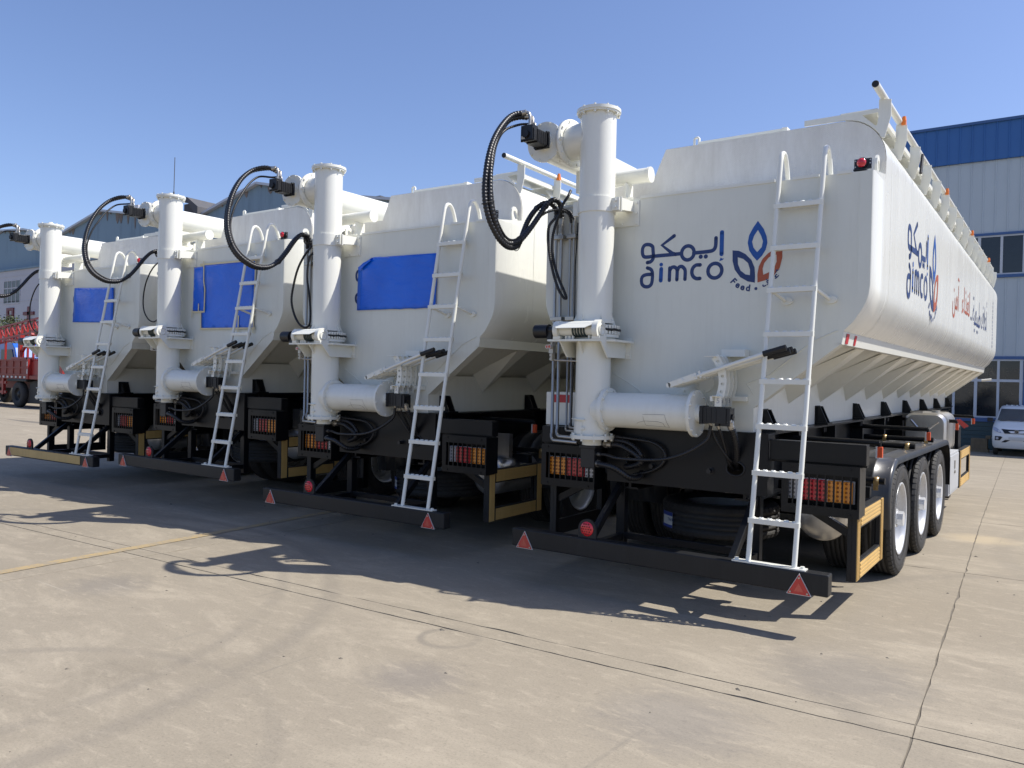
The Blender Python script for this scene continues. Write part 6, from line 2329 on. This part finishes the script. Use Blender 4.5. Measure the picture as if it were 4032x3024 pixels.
b = MB(); b.box(-48, -33.6, RY, RY + 2.3, 1.20, 1.36)
b.box(-48, -34, RY + 0.6, RY + 0.75, 0.75, 1.2); b.box(-48, -34, RY + 1.6, RY + 1.75, 0.75, 1.2)
RP('deck', b, 'red_dull')
brd = MB()
brd.box(0, 2.86, 0, 0.05, 0, 0.72)
for z in (0.0, 0.32, 0.66):
    brd.box(0, 2.86, -0.03, 0.0, z, z + 0.07)
for i in range(5):
    brd.box(0.02 + i * 0.69, 0.10 + i * 0.69, -0.035, 0.0, 0.0, 0.72)
brd_me = brd.mesh('side_board', 'red_dull')
for i in range(4):
    PMo = place('side_board', brd_me, rt_, (-39.25 - 2.9 * i + 38, -1.2, 1.36 + 0.11))
b = MB(); b.box(-36.38, -36.28, RY - 0.04, RY + 2.3, 1.2, 2.12)
b.box(-36.25, -33.4, RY + 0.1, RY + 2.2, 1.36, 2.05)
RP('tail_board', b, 'red_truck')
b = MB()
for i in range(7):
    b.box(-39.2 + i * 0.42, -39.05 + i * 0.42, RY - 0.045, RY - 0.005, 1.24, 1.33)
b.box(-36.38, -36.30, RY - 0.05, RY - 0.042, 1.45, 1.65); b.box(-36.38, -36.30, RY - 0.05, RY - 0.042, 1.8, 2.0)
RP('reflector', b, 'label_white')
for x in (-37.4, -43.5):
    for y in (RY + 0.16, RY + 2.1):
        b = MB(); b.lathe([(0.30, -0.12), (0.42, -0.15), (0.55, -0.13), (0.60, -0.08), (0.60, 0.08), (0.55, 0.13), (0.42, 0.15), (0.30, 0.12)], (x, y, 0.49), (0, 1, 0), 36)
        wh = RP('wheel', b, 'tyre')
        b = MB(); b.lathe([(0.31, -0.11), (0.28, -0.04), (0.15, -0.02), (0.11, -0.09), (0.01, -0.09)], (x, y, 0.49), (0, 1, 0), 28); RP('rim', b, 'black_dusty', wh)
b = MB()
b.box(-38.9, -38.75, RY - 0.02, RY + 0.1, 0.45, 1.2); b.box(-39.9, -38.5, RY, RY + .06, 0.5, 0.62); b.box(-39.9, -38.5, RY, RY + .06, 0.95, 1.07)
RP('side_guard', b, 'red_truck')
b = MB(); b.box(-36.6, -33.8, RY + 0.2, RY + 2.0, 0.1, 1.15); b.box(-38.3, -36.4, RY - .05, RY + 0.3, 1.08, 1.2)
RP('mudguard', b, 'grip', None, 0.03)
# lattice boom
b = MB()
p0, p1 = Vector((-47.0, RY + 1.0, 2.62)), Vector((-33.0, RY + 1.0, 3.92))
def off_(t, dy, dz):
    return p0.lerp(p1, t) + Vector((0, dy, dz))
for dy in (0, .55):
    b.bar(off_(0, dy, 0), off_(1, dy, 0), 0.09, 0.09); b.bar(off_(0, dy, .62), off_(1, dy, .62), 0.08, 0.08)
n_ = 24
for i in range(n_):
    t, t2 = i / n_, (i + 1) / n_
    for dy in (0, .55):
        b.bar(off_(t, dy, 0), off_(t, dy, .62), 0.05, 0.05, (1, 0, 0))
        b.bar(off_(t, dy, .62), off_(t2, dy, 0), 0.05, 0.05, (0, 1, 0))
RP('lattice_boom', b, 'red_truck')
b = MB()
b.box(-38.12, -37.9, RY + 0.3, RY + 0.5, 1.36, 3.25)
for x in (-39.0, -36.75, -36.2):
    b.box(x - .04, x + .04, RY + .1, RY + .18, 2.0, 3.0)
b.box(-39.2, -36.2, RY + .1, RY + .16, 2.95, 3.03); b.box(-38.3, -36.2, RY + 0.1, RY + .2, 2.1, 2.2)
b.bar((-37.9, RY + .4, 2.5), (-36.9, RY + .4, 3.3), .12, .12)
RP('boom_post', b, 'red_truck')
bc = empty('blue_truck', (-47.0, 16.2, -0.2), 'blue truck with amber windscreen parked behind the red crane truck', 'truck')
b = MB()
sec = lambda x0, x1, z: [(x0, -1.1, z), (x1, -1.1, z), (x1, 1.1, z), (x0, 1.1, z)]
loft(b, [sec(-4.5, 0.75, 0.9), sec(-4.5, 0.85, 1.6), sec(-4.5, 0.75, 2.3), sec(-4.4, 0.4, 3.1), sec(-4.2, 0.1, 3.35)], False)
b.box(1.2, 3.4, -1.0, 1.0, 1.4, 2.55)
b.build('cab', 'blue_truck', bc, 0.05)
b = MB(); b.add([(-1.2, -1.13, 2.32), (0.45, -1.13, 2.32), (0.15, -1.13, 3.0), (-1.2, -1.13, 3.0)], [(0, 1, 2, 3)])
b.build('side_window', 'pane_far', bc)
b = MB(); b.box(0.87, 0.89, -0.9, 0.9, 2.0, 2.25); b.build('amber_panel', 'wood', bc)
for x in (-3.2, 0.0, 2.4):
    for y in (-1.0, 1.0):
        b = MB(); b.cyl((x, y - .13, 0.52), (x, y + .13, 0.52), 0.52, n=24)
        b.build('wheel', 'tyre', bc)
b = MB(); b.box(-4.6, 3.5, -0.5, 0.5, 0.7, 1.4); b.build('frame', 'black_dusty', bc)
